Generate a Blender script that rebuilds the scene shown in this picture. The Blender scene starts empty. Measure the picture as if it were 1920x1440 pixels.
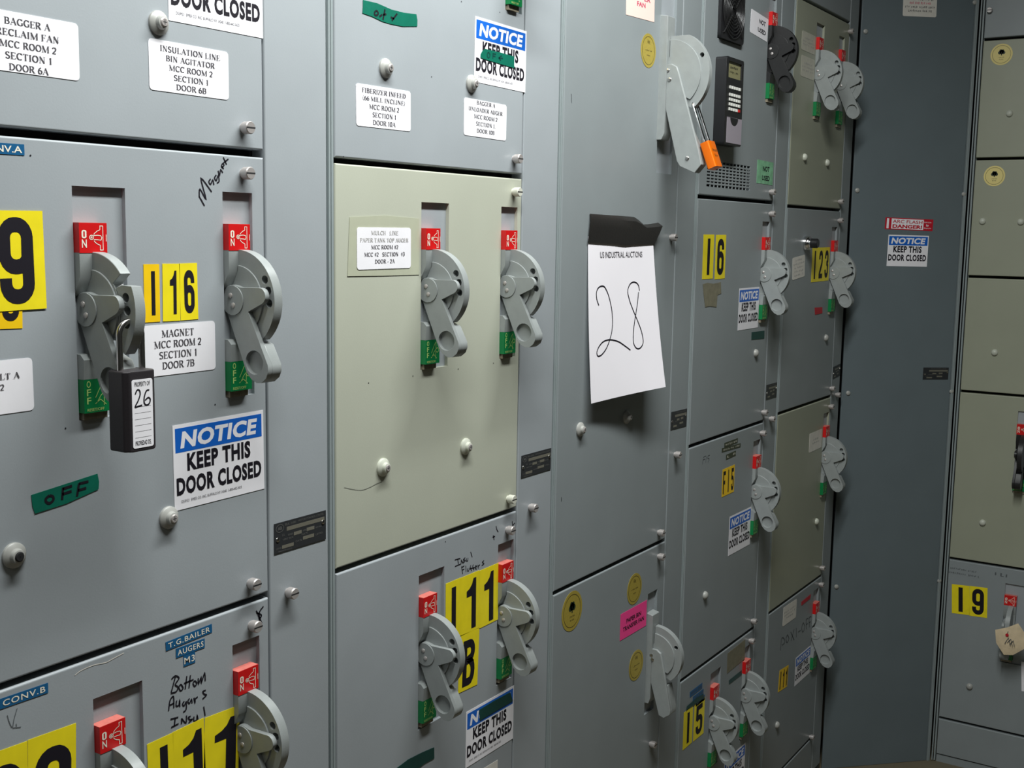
import bpy, bmesh, math, random
from mathutils import Matrix, Vector
from mathutils.geometry import tessellate_polygon
random.seed(7)
PI = math.pi
SC = bpy.context.scene
COL = SC.collection
# ------------------------------------------------------------------ camera, world, light, exposure
EYE = 1.459                      # eye height above the floor (m)
f=2191.09; yaw=0.997184; pitch=0.129529; roll=0.016258
cd = bpy.data.cameras.new('camera'); cam = bpy.data.objects.new('camera', cd); COL.objects.link(cam)
Fv = Vector((math.sin(yaw)*math.cos(pitch), math.cos(yaw)*math.cos(pitch), -math.sin(pitch)))
Rv = Fv.cross(Vector((0, 0, 1))).normalized(); Uv = Rv.cross(Fv)
R2 = Rv*math.cos(roll) + Uv*math.sin(roll); U2 = Uv*math.cos(roll) - Rv*math.sin(roll)
cam.matrix_world = Matrix(((R2.x, U2.x, -Fv.x, -1.0522), (R2.y, U2.y, -Fv.y, -0.9328), (R2.z, U2.z, -Fv.z, EYE), (0, 0, 0, 1)))
cd.sensor_width = 36.0; cd.lens = f/1920*36.0; cd.clip_start = 0.02; cd.clip_end = 50
SC.camera = cam
wd = bpy.data.worlds.new('world'); SC.world = wd; wd.use_nodes = True
wd.node_tree.nodes['Background'].inputs[0].default_value = (0.82, 0.92, 1.0, 1)
wd.node_tree.nodes['Background'].inputs[1].default_value = 0.006
SC.view_settings.view_transform = 'Standard'; SC.view_settings.look = 'None'
SC.view_settings.gamma = 1.0; SC.view_settings.use_curve_mapping = False
SC.view_settings.exposure = 0.0
def area(name, loc, sx, sy, power, col, rot=(0, 0, 0)):
    l = bpy.data.lights.new(name, 'AREA'); l.shape = 'RECTANGLE'; l.size = sx; l.size_y = sy
    l.energy = power; l.color = col
    o = bpy.data.objects.new(name, l); COL.objects.link(o); o.location = loc; o.rotation_euler = rot
    return o
# fluorescent tube fixtures hanging over the aisle
area('tube_lamp', (0.06, -0.50, EYE+1.00), 1.5, 0.12, 43, (0.97, 1.0, 0.97))
area('tube_lamp', (-2.2, -1.2, EYE+1.27), 1.2, 0.14, 5, (0.97, 1.0, 0.97))
# ------------------------------------------------------------------ materials
def mat(name, col, rough=0.5, metal=0.0, spec=0.5, noise=0.0, scale=18.0, bump=0.0, bscale=400.0, coat=0.0):
    m = bpy.data.materials.new(name); m.use_nodes = True
    nt = m.node_tree; b = nt.nodes['Principled BSDF']
    b.inputs['Base Color'].default_value = (*col, 1); b.inputs['Roughness'].default_value = rough
    b.inputs['Metallic'].default_value = metal; b.inputs['Specular IOR Level'].default_value = spec
    b.inputs['Coat Weight'].default_value = coat
    tc = nt.nodes.new('ShaderNodeTexCoord')
    if noise:
        n = nt.nodes.new('ShaderNodeTexNoise'); n.inputs['Scale'].default_value = scale; n.inputs['Detail'].default_value = 6
        r = nt.nodes.new('ShaderNodeMapRange')
        r.inputs['From Min'].default_value = 0.3; r.inputs['From Max'].default_value = 0.7
        r.inputs['To Min'].default_value = 1-noise; r.inputs['To Max'].default_value = 1+noise
        mx = nt.nodes.new('ShaderNodeVectorMath'); mx.operation = 'SCALE'
        mx.inputs[0].default_value = col
        nt.links.new(tc.outputs['Object'], n.inputs['Vector']); nt.links.new(n.outputs['Fac'], r.inputs['Value'])
        nt.links.new(r.outputs['Result'], mx.inputs['Scale']); nt.links.new(mx.outputs['Vector'], b.inputs['Base Color'])
    if bump:
        n2 = nt.nodes.new('ShaderNodeTexNoise'); n2.inputs['Scale'].default_value = bscale; n2.inputs['Detail'].default_value = 2
        bp = nt.nodes.new('ShaderNodeBump'); bp.inputs['Strength'].default_value = bump; bp.inputs['Distance'].default_value = 0.0005
        nt.links.new(tc.outputs['Object'], n2.inputs['Vector']); nt.links.new(n2.outputs['Fac'], bp.inputs['Height'])
        nt.links.new(bp.outputs['Normal'], b.inputs['Normal'])
    return m
def srgb(r, g, b):
    c = lambda v: ((v/255+0.055)/1.055)**2.4 if v > 10 else v/255/12.92
    return (c(r), c(g), c(b))
M = {}
M['blue'] = mat('blue_grey_paint', srgb(160, 166, 171), 0.40, noise=0.035, scale=9, bump=0.12, bscale=500)
M['slate'] = mat('slate_paint', srgb(142, 149, 152), 0.40, noise=0.035, scale=9, bump=0.12, bscale=500)
M['sage'] = mat('sage_paint', srgb(186, 189, 174), 0.40, noise=0.03, scale=7, bump=0.12, bscale=500)
M['olive'] = mat('olive_grey_paint', srgb(158, 161, 143), 0.36, noise=0.03, scale=9, bump=0.12, bscale=500)
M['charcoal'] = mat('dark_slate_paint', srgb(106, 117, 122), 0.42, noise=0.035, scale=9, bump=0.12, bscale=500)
M['frame'] = mat('frame_paint', srgb(146, 156, 158), 0.4, noise=0.03)
M['dark'] = mat('dark_interior', (0.012, 0.012, 0.014), 0.8)
M['cast'] = mat('grey_cast_handle', srgb(150, 155, 155), 0.36, noise=0.05, scale=60, bump=0.15, bscale=900)
M['blackcast'] = mat('black_cast_handle', (0.018, 0.018, 0.019), 0.4)
M['red'] = mat('red_block', srgb(208, 24, 26), 0.34, noise=0.05, scale=80)
M['dustyred'] = mat('dusty_red_top', srgb(206, 112, 102), 0.7, noise=0.1, scale=200)
M['green'] = mat('green_block', srgb(10, 122, 66), 0.36, noise=0.05, scale=80)
M['white'] = mat('white_label', srgb(246, 244, 250), 0.5, noise=0.02, scale=40)
M['offwhite'] = mat('off_white_label', srgb(226, 222, 214), 0.5, noise=0.05, scale=60)
M['beige'] = mat('faded_label', srgb(196, 194, 180), 0.55, noise=0.06, scale=80)
M['paper'] = mat('paper', srgb(250, 246, 253), 0.7, noise=0.012, scale=12)
M['ink'] = mat('black_ink', (0.011, 0.009, 0.015), 0.6, spec=0.25)
M['greyink'] = mat('grey_ink', (0.075, 0.07, 0.08), 0.6, spec=0.25)
M['faintink'] = mat('faded_ink', (0.42, 0.41, 0.40), 0.6)
M['pencil'] = mat('pencil_marks', (0.09, 0.10, 0.11), 0.6)
M['signblue'] = mat('notice_blue', srgb(22, 100, 200), 0.42)
M['yellow'] = mat('yellow_sticker', srgb(246, 226, 30), 0.45, noise=0.05, scale=50)
M['amber'] = mat('amber_sticker', srgb(250, 204, 16), 0.45, noise=0.05, scale=50)
M['tape'] = mat('green_tape', srgb(8, 104, 84), 0.42, noise=0.08, scale=60, bump=0.3, bscale=120)
M['darktape'] = mat('dark_green_tape', srgb(18, 66, 62), 0.42, noise=0.1, scale=60, bump=0.3, bscale=120)
M['blacktape'] = mat('black_duct_tape', (0.016, 0.015, 0.014), 0.5, bump=0.4, bscale=300)
M['dymo'] = mat('blue_embossed_tape', srgb(28, 92, 138), 0.36)
M['dymodark'] = mat('dark_embossed_tape', srgb(60, 66, 48), 0.4)
M['pink'] = mat('neon_pink_sticker', srgb(255, 70, 150), 0.5)
M['palepink'] = mat('pale_pink_sticker', srgb(255, 218, 208), 0.5)
M['pinkink'] = mat('red_ink', srgb(206, 70, 104), 0.5)
M['gold'] = mat('gold_seal', srgb(186, 166, 70), 0.42, metal=0.25, noise=0.08, scale=300)
M['cream'] = mat('cream_seal', srgb(236, 218, 140), 0.5)
M['plate'] = mat('nameplate_black', (0.028, 0.03, 0.033), 0.42)
M['platefield'] = mat('nameplate_field', (0.22, 0.21, 0.17), 0.4, metal=0.3)
M['plateink'] = mat('nameplate_ink', (0.13, 0.13, 0.125), 0.5)
M['steel'] = mat('steel', (0.62, 0.60, 0.58), 0.24, metal=1.0)
M['chrome'] = mat('chrome', (0.82, 0.82, 0.84), 0.12, metal=1.0)
M['knob'] = mat('latch_screw_metal', srgb(190, 184, 182), 0.35, metal=0.45)
M['creamknob'] = mat('cream_painted_screw', srgb(205, 205, 192), 0.4)
M['plug'] = mat('grey_plug_paint', srgb(168, 168, 164), 0.4)
M['sageplug'] = mat('sage_plug_paint', srgb(196, 199, 186), 0.4)
M['black'] = mat('black_plastic', (0.014, 0.014, 0.016), 0.38)
M['lockbody'] = mat('charcoal_plastic', (0.026, 0.022, 0.026), 0.5, bump=0.2, bscale=700)
M['orange'] = mat('orange_anodised', srgb(250, 118, 8), 0.3, metal=0.35)
M['lcd'] = mat('lcd_screen', srgb(140, 136, 100), 0.2)
M['guard'] = mat('dark_wire', (0.05, 0.05, 0.052), 0.4, metal=0.6)
M['matblack'] = mat('matte_black', (0.01, 0.01, 0.011), 0.75, spec=0.2)
M['faintmark'] = mat('faint_scuff', (0.20, 0.21, 0.18), 0.6)
M['keys'] = mat('pale_keys', srgb(226, 226, 220), 0.5)
M['lilac'] = mat('grey_lilac_panel', srgb(160, 152, 162), 0.5)
M['greenlabel'] = mat('green_stained_label', srgb(132, 190, 150), 0.5, noise=0.25, scale=60)
M['signred'] = mat('danger_red', srgb(196, 26, 46), 0.45)
M['brown'] = mat('adhesive_residue', srgb(128, 124, 104), 0.6, noise=0.15, scale=90)
M['residue'] = mat('tape_residue', srgb(183, 186, 165), 0.3, noise=0.03, scale=60)
M['tag'] = mat('manila_tag', srgb(226, 206, 172), 0.7, noise=0.12, scale=50)
M['floor'] = mat('floor_paint', srgb(112, 103, 84), 0.6, noise=0.15, scale=6)
M['wall'] = mat('wall_paint', srgb(74, 76, 74), 0.8)
M['leaf'] = mat('seal_leaf', (0.012, 0.03, 0.012), 0.5)
M['goldink'] = mat('seal_ink', (0.06, 0.045, 0.01), 0.5)
M['fieldrust'] = mat('worn_bracket', srgb(150, 140, 122), 0.5, metal=0.3, noise=0.2, scale=150)
M['paleink'] = mat('block_lettering', srgb(238, 230, 214), 0.5)
M['limeink'] = mat('block_lettering_green', srgb(176, 206, 120), 0.5)
# ------------------------------------------------------------------ frames of the three faces (x along, y into the wall, z up)
XC, XR = 1.9946, 2.2315
FR = {'W': Matrix.Translation((0, 0, EYE)),
      'C': Matrix.Translation((XC, 0, EYE)) @ Matrix.Rotation(-PI/4, 4, 'Z'),
      'T': Matrix.Translation((XR, -(XR-XC), EYE)) @ Matrix.Rotation(-PI/2, 4, 'Z')}
# ------------------------------------------------------------------ mesh builder
class MB:
    def __init__(s): s.v = []; s.f = []; s.mi = []; s.mats = []
    def m(s, k):
        if k not in s.mats: s.mats.append(k)
        return s.mats.index(k)
    def add(s, vs, fs, k, mp=None):
        o = len(s.v); i = s.m(k)
        s.v += [tuple(mp(*p)) if mp else tuple(p) for p in vs]
        for q in fs: s.f.append([o+j for j in q]); s.mi.append(i)
    def box(s, x0, x1, y0, y1, z0, z1, k):
        vs = [(x, y, z) for x in (x0, x1) for y in (y0, y1) for z in (z0, z1)]
        s.add(vs, [(0,1,3,2),(4,6,7,5),(0,4,5,1),(2,3,7,6),(0,2,6,4),(1,5,7,3)], k)
    def prism(s, poly, c0, c1, k, holes=(), mp=None, cap=None):
        # poly in (a,b) extruded along c from c0 (front) to c1 (back); holes: (poly, depth, floor_material)
        loops = [[Vector((a, b, 0)) for a, b in poly]] + [[Vector((a, b, 0)) for a, b in h[0]] for h in holes]
        tri = tessellate_polygon(loops)
        flat = [p for l in loops for p in l]
        s.add([(p.x, p.y, c0) for p in flat], [tuple(t) for t in tri], k, mp)
        n = len(poly); sgn = 1 if c1 > c0 else -1
        s.add([(a, b, c0) for a, b in poly] + [(a, b, c1) for a, b in poly],
              [(i, (i+1) % n, n+(i+1) % n, n+i) for i in range(n)] , k, mp)
        tri2 = tessellate_polygon([[Vector((a, b, 0)) for a, b in poly]])
        s.add([(a, b, c1) for a, b in poly], [tuple(t) for t in tri2], cap or k, mp)
        for h in holes:
            hp, d, fk = h; m = len(hp); ch = c0 + sgn*d
            s.add([(a, b, c0) for a, b in hp] + [(a, b, ch) for a, b in hp],
                  [(i, (i+1) % m, m+(i+1) % m, m+i) for i in range(m)], k, mp)
            if fk:
                t3 = tessellate_polygon([[Vector((a, b, 0)) for a, b in hp]])
                s.add([(a, b, ch) for a, b in hp], [tuple(t) for t in t3], fk, mp)
    def lathe(s, prof, k, n=20, mp=None, c=(0, 0, 0)):
        # prof: (radius, out); axis = outward (-y)
        vs = []; fs = []
        for r, o in prof:
            for i in range(n):
                a = 2*PI*i/n; vs.append((c[0]+r*math.cos(a), c[1]-o, c[2]+r*math.sin(a)))
        for j in range(len(prof)-1):
            for i in range(n):
                fs.append((j*n+i, j*n+(i+1) % n, (j+1)*n+(i+1) % n, (j+1)*n+i))
        fs.append(tuple(range(n))); fs.append(tuple((len(prof)-1)*n+i for i in range(n)))
        s.add(vs, fs, k, mp)
    def tube(s, pts, r, k, n=10, closed=False):
        P = [Vector(p) for p in pts]; N = len(P); vs = []; fs = []
        up = None
        for i in range(N):
            a = P[i-1] if (i or closed) else P[i]; b = P[(i+1) % N] if (i < N-1 or closed) else P[i]
            t = (b-a).normalized()
            if up is None: up = t.orthogonal().normalized()
            up = (up - t*up.dot(t)).normalized(); sd = t.cross(up)
            for j in range(n):
                q = 2*PI*j/n; vs.append(tuple(P[i]+up*(r*math.cos(q))+sd*(r*math.sin(q))))
        for i in range(N if closed else N-1):
            for j in range(n):
                fs.append((i*n+j, i*n+(j+1) % n, ((i+1) % N)*n+(j+1) % n, ((i+1) % N)*n+j))
        if not closed: fs.append(tuple(range(n))); fs.append(tuple((N-1)*n+j for j in range(n)))
        s.add(vs, fs, k)
    def flat(s, V2, F, k, mp): s.add([(a, b, 0) for a, b in V2], F, k, mp)
    def mesh(s, name, recalc=True, smooth=True):
        smooth = smooth and not getattr(s, 'flatshade', False)
        me = bpy.data.meshes.new(name); me.from_pydata(s.v, [], s.f)
        for k in s.mats: me.materials.append(M[k])
        me.polygons.foreach_set('material_index', s.mi)
        bm = bmesh.new(); bm.from_mesh(me)
        smooth = smooth and recalc
        if recalc: bmesh.ops.remove_doubles(bm, verts=bm.verts, dist=1e-6); bmesh.ops.recalc_face_normals(bm, faces=bm.faces)
        bm.to_mesh(me); bm.free()
        if smooth:
            me.polygons.foreach_set('use_smooth', [True]*len(me.polygons)); me.set_sharp_from_angle(angle=math.radians(32))
        me.update(); return me
def circ(cx, cy, rx, ry=None, n=20, a0=0, a1=2*PI, close=False):
    ry = rx if ry is None else ry
    return [(cx+rx*math.cos(a0+(a1-a0)*i/n), cy+ry*math.sin(a0+(a1-a0)*i/n)) for i in range(n+(1 if close else 0))]
def rrect(w, h, r, n=4):
    out = []
    for cx, cy, a in ((w/2-r, h/2-r, 0), (-w/2+r, h/2-r, PI/2), (-w/2+r, -h/2+r, PI), (w/2-r, -h/2+r, 1.5*PI)):
        out += circ(cx, cy, r, n=n, a0=a, a1=a+PI/2, close=True)
    return out
def obj(name, me, parent=None, mx=None, bevel=0):
    if isinstance(me, MB): me = me.mesh(name)
    o = bpy.data.objects.new(name, me); COL.objects.link(o)
    if parent: o.parent = parent
    if mx is not None: o.matrix_local = mx
    if bevel:
        b = o.modifiers.new('bevel', 'BEVEL'); b.width = bevel; b.segments = 2; b.limit_method = 'ANGLE'; b.angle_limit = math.radians(40); b.harden_normals = True
    return o
def tag(o, label, cat, group=None, kind=None):
    o['label'] = label; o['category'] = cat
    if group: o['group'] = group
    if kind: o['kind'] = kind
    return o
def at(fr, x, z, o=0.0, ang=0.0):
    return FR[fr] @ Matrix.Translation((x, -o, z)) @ Matrix.Rotation(-ang, 4, 'Y')
def T(x, z, o=0.0, ang=0.0): return Matrix.Translation((x, -o, z)) @ Matrix.Rotation(-ang, 4, 'Y')
def empty(name, mx):
    o = bpy.data.objects.new(name, None); o.empty_display_size = 0.05; COL.objects.link(o); o.matrix_world = mx; return o
# ------------------------------------------------------------------ lettering (all drawn as flat shapes)
def ribbon(pts, wf, closed=False):
    P = [Vector((p[0], p[1])) for p in pts]; N = len(P); L = []; Rr = []
    for i in range(N):
        a = P[i-1] if (i or closed) else None; b = P[(i+1) % N] if (i < N-1 or closed) else None
        d1 = (P[i]-a).normalized() if a is not None and (P[i]-a).length > 1e-9 else None
        d2 = (b-P[i]).normalized() if b is not None and (b-P[i]).length > 1e-9 else None
        if d1 is None: d1 = d2 or Vector((1, 0))
        if d2 is None: d2 = d1
        t = d1+d2
        t = t.normalized() if t.length > 1e-6 else d1
        n = Vector((-t.y, t.x)); c = max(0.45, n.dot(Vector((-d1.y, d1.x))))
        w = wf(t) if callable(wf) else wf
        L.append(P[i]+n*(w/2/c)); Rr.append(P[i]-n*(w/2/c))
    vs = [tuple(p) for p in L+Rr]
    fs = [(i, (i+1) % N, N+(i+1) % N, N+i) for i in range(N if closed else N-1)]
    return vs, fs
def merge(parts):
    V = []; F = []
    for v, f_ in parts:
        o = len(V); V += v; F += [tuple(o+j for j in q) for q in f_]
    return V, F
def norm(V, F):
    if not V: return V, F, 1
    x0 = min(p[0] for p in V); x1 = max(p[0] for p in V); y0 = min(p[1] for p in V); y1 = max(p[1] for p in V)
    w = (x1-x0) or 1; h = (y1-y0) or 1
    return [((p[0]-x0)/w, (p[1]-y0)/h) for p in V], F, w/h
_tc = {}
def sans(txt, bold=0.0, shear=0.0, spacing=1.0):
    key = (txt, bold, shear, spacing)
    if key in _tc: return _tc[key]
    cu = bpy.data.curves.new('t', 'FONT'); cu.body = txt; cu.size = 1; cu.offset = bold; cu.shear = shear; cu.space_character = spacing
    cu.resolution_u = 3; cu.fill_mode = 'FRONT'
    o = bpy.data.objects.new('t', cu); COL.objects.link(o)
    dg = bpy.context.evaluated_depsgraph_get(); me = bpy.data.meshes.new_from_object(o.evaluated_get(dg))
    V = [(v.co.x, v.co.y) for v in me.vertices]; F = [tuple(p.vertices) for p in me.polygons]
    bpy.data.objects.remove(o); bpy.data.curves.remove(cu); bpy.data.meshes.remove(me)
    _tc[key] = norm(V, F); return _tc[key]
def A_(cx, cy, rx, ry, a0, a1, n=8):
    return [(cx+rx*math.cos(math.radians(a0+(a1-a0)*i/n)), cy+ry*math.sin(math.radians(a0+(a1-a0)*i/n))) for i in range(n+1)]
TH, TN = 0.135, 0.05
SERIF = {  # width, strokes (points, width override), bottom serifs, top serifs
 'A': (.74, [([(.1,0),(.38,1)], TN), ([(.36,1),(.64,0)], TH), ([(.2,.34),(.54,.34)], TN)], [.1,.64], []),
 'B': (.66, [([(.16,0),(.16,1)],0), ([(.16,.97),(.34,.97)]+A_(.34,.75,.18,.22,90,-90)+[(.16,.53)],0), ([(.16,.53),(.36,.53)]+A_(.36,.28,.2,.25,90,-90)+[(.16,.03)],0)], [.14], [.14]),
 'C': (.70, [(A_(.40,.5,.29,.48,48,312,14),0), ([(.63,.72),(.63,1)],TN)], [], []),
 'D': (.74, [([(.16,0),(.16,1)],0), ([(.16,.97),(.3,.97)]+A_(.3,.5,.34,.47,90,-90,10)+[(.16,.03)],0)], [.14], [.14]),
 'E': (.62, [([(.16,0),(.16,1)],0), ([(.1,.97),(.54,.97)],TN), ([(.16,.52),(.42,.52)],TN), ([(.1,.03),(.56,.03)],TN), ([(.53,1),(.53,.8)],TN), ([(.55,0),(.55,.22)],TN), ([(.41,.42),(.41,.62)],TN)], [.14], [.14]),
 'F': (.58, [([(.16,0),(.16,1)],0), ([(.1,.97),(.52,.97)],TN), ([(.16,.52),(.42,.52)],TN), ([(.51,1),(.51,.8)],TN), ([(.41,.42),(.41,.62)],TN)], [.16], [.14]),
 'G': (.74, [(A_(.40,.5,.29,.48,48,325,14),0), ([(.62,.72),(.62,1)],TN), ([(.62,.05),(.62,.42)],0), ([(.48,.42),(.72,.42)],TN)], [], []),
 'H': (.76, [([(.17,0),(.17,1)],0), ([(.59,0),(.59,1)],0), ([(.17,.52),(.59,.52)],TN)], [.17,.59], [.17,.59]),
 'I': (.36, [([(.18,0),(.18,1)],0)], [.18], [.18]),
 'K': (.74, [([(.17,0),(.17,1)],0), ([(.17,.42),(.58,1)],TN), ([(.3,.55),(.6,0)],TH)], [.17,.62], [.17,.58]),
 'L': (.62, [([(.17,0),(.17,1)],0), ([(.1,.03),(.56,.03)],TN), ([(.56,0),(.56,.25)],TN)], [.15], [.17]),
 'M': (.92, [([(.14,0),(.14,1)],TN), ([(.14,1),(.45,.05)],TH), ([(.45,.05),(.76,1)],TN), ([(.77,0),(.77,1)],TH)], [.14,.77], [.12,.79]),
 'N': (.78, [([(.16,0),(.16,1)],TN), ([(.16,1),(.62,.02)],TH), ([(.62,0),(.62,1)],TN)], [.16], [.14,.62]),
 'O': (.76, [(A_(.38,.5,.28,.48,0,360,20),0)], [], []),
 'P': (.62, [([(.16,0),(.16,1)],0), ([(.16,.97),(.34,.97)]+A_(.34,.72,.2,.25,90,-90)+[(.16,.47)],0)], [.16], [.14]),
 'R': (.70, [([(.16,0),(.16,1)],0), ([(.16,.97),(.34,.97)]+A_(.34,.74,.19,.23,90,-90)+[(.16,.51)],0), ([(.34,.5),(.6,0)],TH)], [.16,.62], [.14]),
 'S': (.58, [(A_(.3,.74,.19,.24,40,200,8)+[(.16,.6),(.4,.43)]+A_(.28,.26,.2,.24,30,-150,8),0), ([(.46,.8),(.46,1)],TN), ([(.1,0),(.1,.2)],TN)], [], []),
 'T': (.66, [([(.33,0),(.33,1)],0), ([(.06,.97),(.6,.97)],TN), ([(.07,1),(.07,.78)],TN), ([(.59,1),(.59,.78)],TN)], [.33], []),
 'U': (.76, [([(.17,1),(.17,.3)]+A_(.38,.3,.21,.28,180,360,10)+[(.59,1)],0)], [], [.17,.59]),
 'V': (.72, [([(.1,1),(.36,0)], TH), ([(.36,0),(.62,1)], TN)], [], [.1,.62]),
 'Y': (.72, [([(.1,1),(.36,.45)], TH), ([(.36,.45),(.62,1)], TN), ([(.36,0),(.36,.46)],0)], [.36], [.1,.62]),
 'Q': (.76, [(A_(.38,.5,.28,.48,0,360,20),0), ([(.4,.1),(.62,-.15)],.1)], [], []),
 'Z': (.64, [([(.08,.97),(.56,.97)],TN), ([(.54,.97),(.08,.03)],TH), ([(.08,.03),(.58,.03)],TN), ([(.09,1),(.09,.78)],TN), ([(.57,0),(.57,.22)],TN)], [], []),
 '0': (.54, [(A_(.27,.5,.19,.48,0,360,16),0)], [], []),
 '1': (.44, [([(.24,0),(.24,1)],0), ([(.1,.86),(.24,.98)],TN)], [.24], []),
 '2': (.54, [(A_(.26,.7,.19,.28,160,-30,8)+[(.36,.45),(.08,.05)],0), ([(.06,.05),(.48,.05)],.09)], [], []),
 '3': (.52, [(A_(.24,.75,.17,.23,150,-80,8)+A_(.24,.28,.2,.26,80,-150,8),0)], [], []),
 '6': (.54, [(A_(.28,.3,.19,.28,0,360,14),0), (A_(.5,.3,.42,.68,178,105,6),0)], [], []),
 '7': (.52, [([(.06,.95),(.46,.95)],.09), ([(.45,.95),(.2,0)],TH)], [], []),
 '#': (.60, [([(.2,0),(.28,1)],.06), ([(.38,0),(.46,1)],.06), ([(.06,.64),(.56,.64)],.06), ([(.06,.34),(.56,.34)],.06)], [], []),
 '(': (.32, [(A_(.4,.45,.28,.62,120,240,8),.06)], [], []), ')': (.32, [(A_(-.1,.45,.28,.62,60,-60,8),.06)], [], []),
 '-': (.36, [([(.04,.36),(.32,.36)],.08)], [], []), '.': (.2, [([(.05,.05),(.15,.05)],.1)], [], []), ' ': (.32, [], [], [])}
def serif(txt, wt=1.0):
    parts = []; x = 0
    for ch in txt:
        w, st, sb, stp = SERIF[ch]
        for pts, ov in st:
            P = [(x+a, b) for a, b in pts]
            if ov: wf = ov*wt
            else: wf = lambda t: (TH*abs(t.y)+TN*abs(t.x))*wt
            cl = len(P) > 12 and (Vector(P[0])-Vector(P[-1])).length < 1e-4
            parts.append(ribbon(P[:-1] if cl else P, wf, cl))
        for c in sb: parts.append(ribbon([(x+c-.13, .02), (x+c+.13, .02)], .04*wt))
        for c in stp: parts.append(ribbon([(x+c-.13, .98), (x+c+.13, .98)], .04*wt))
        x += w
    V, F = merge(parts); return norm(V, F)
def _rr(x0, x1, y0, y1, r):
    return A_(x1-r, y1-r, r, r, 0, 90, 5)+A_(x0+r, y1-r, r, r, 90, 180, 5)+A_(x0+r, y0+r, r, r, 180, 270, 5)+A_(x1-r, y0+r, r, r, 270, 360, 5)
GT = 0.17
def gothic(ch):
    h = GT/2; a, b = h, .5-h
    S = []; C = []; poly = None
    if ch == 'I': S = [[(.1, 0), (.1, 1)]]
    elif ch == '1': poly = [(.20,0),(.38,0),(.38,1),(.27,1),(.21,.89),(.12,.82),(0,.78),(0,.66),(.20,.66)]
    elif ch == '0': C = [_rr(a, b, h, 1-h, .15)]
    elif ch == '9': C = [_rr(a, b, .43, 1-h, .15)]; S = [[(b, .75), (b, .25)]+A_(b-.15, .235, .15, .15, 0, -90, 5)+A_(a+.15, .235, .15, .15, 270, 180, 5)+[(a, .30)]]
    elif ch == '6': C = [_rr(a, b, h, .57, .15)]; S = [[(a, .25), (a, .75)]+A_(a+.15, .765, .15, .15, 180, 90, 5)+A_(b-.15, .765, .15, .15, 90, 0, 5)+[(b, .70)]]
    elif ch == '2': S = [[(a, .68), (a, .76)]+A_(a+.15, .765, .15, .15, 180, 90, 5)+A_(b-.15, .765, .15, .15, 90, 0, 5)+[(b, .62), (b-.03, .52), (a+.02, .17), (a+.01, .02)], [(0, h), (.5, h)]]
    elif ch == '3': S = [[(a, .70), (a, .75)]+A_(a+.15, .765, .15, .15, 180, 90, 5)+A_(b-.15, .765, .15, .15, 90, 0, 5)+[(b, .62), (.30, .53), (.22, .53)], [(.22, .53), (.30, .53), (b, .42), (b, .25)]+A_(b-.15, .235, .15, .15, 0, -90, 5)+A_(a+.15, .235, .15, .15, 270, 180, 5)+[(a, .30)]]
    elif ch == '5': S = [[(.47, 1-h), (.09, 1-h)], [(.10, 1), (a, .5)], [(a, .5), (.2, .57)]+A_(b-.15, .42, .15, .15, 90, 0, 5)+[(b, .25)]+A_(b-.15, .235, .15, .15, 0, -90, 5)+A_(a+.15, .235, .15, .15, 270, 180, 5)+[(a, .30)]]
    elif ch == 'B': S = [[(a, 0), (a, 1)], [(a, 1-h), (.28, 1-h)]+A_(.28, .75, .14, .165, 90, -90, 8)+[(a, .53)], [(a, .53), (.30, .53)]+A_(.28, .31, .15, .225, 90, -90, 8)+[(a, h)]]
    elif ch == 'F': S = [[(a, 0), (a, 1)], [(a, 1-h), (.46, 1-h)], [(a, .5), (.38, .5)]]
    elif ch == 'J': S = [[(b, 1), (b, .25)]+A_(b-.15, .235, .15, .15, 0, -90, 5)+A_(a+.15, .235, .15, .15, 270, 180, 5)+[(a, .34)]]
    parts = [ribbon(p, GT) for p in S] + [ribbon(p[:-1], GT, True) for p in C]
    if poly: parts.append(([p for p in poly], [tuple(t) for t in tessellate_polygon([[Vector((x, y, 0)) for x, y in poly]])]))
    V, F = merge(parts); return norm(V, F)
def blur(txt):
    # worn lettering nobody can read: rows of broken bars in word groups
    rr = random.Random(txt); parts = []; x = 0
    for ch in txt:
        if ch == ' ': x += .45; continue
        h0 = rr.uniform(0, .25); h1 = rr.uniform(.7, 1)
        parts.append(ribbon([(x+.12, h0), (x+.12, h1)], .16))
        if rr.random() < .7: parts.append(ribbon([(x+.38, rr.uniform(.1, .4)), (x+.38, rr.uniform(.6, .95))], .13))
        if rr.random() < .6: y = rr.choice((.12, .5, .88)); parts.append(ribbon([(x+.08, y), (x+.44, y)], .13))
        x += .62
    parts.append(([(0, 0), (.001, 0), (.001, 1)], [(0, 1, 2)]))
    V, F = merge(parts); return norm(V, F)
def put(mb, glyph, cx, cz, w, h, k, o=0.0, ang=0.0, shear=0.0):
    V, F, _ = glyph; ca, sa = math.cos(ang), math.sin(ang); P = []
    comp = list(range(len(V)))                          # overlapping strokes sit a hair apart
    def root(i):
        while comp[i] != i: comp[i] = comp[comp[i]]; i = comp[i]
        return i
    for q in F:
        for j in q[1:]: comp[root(j)] = root(q[0])
    ids = {}
    for i, (a, b) in enumerate(V):
        x = (a-.5)*w + shear*(b-.5)*h; z = (b-.5)*h; e = ids.setdefault(root(i), len(ids))
        P.append((cx+x*ca-z*sa, -o-e*4e-6, cz+x*sa+z*ca))
    mb.add(P, F, k)
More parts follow.
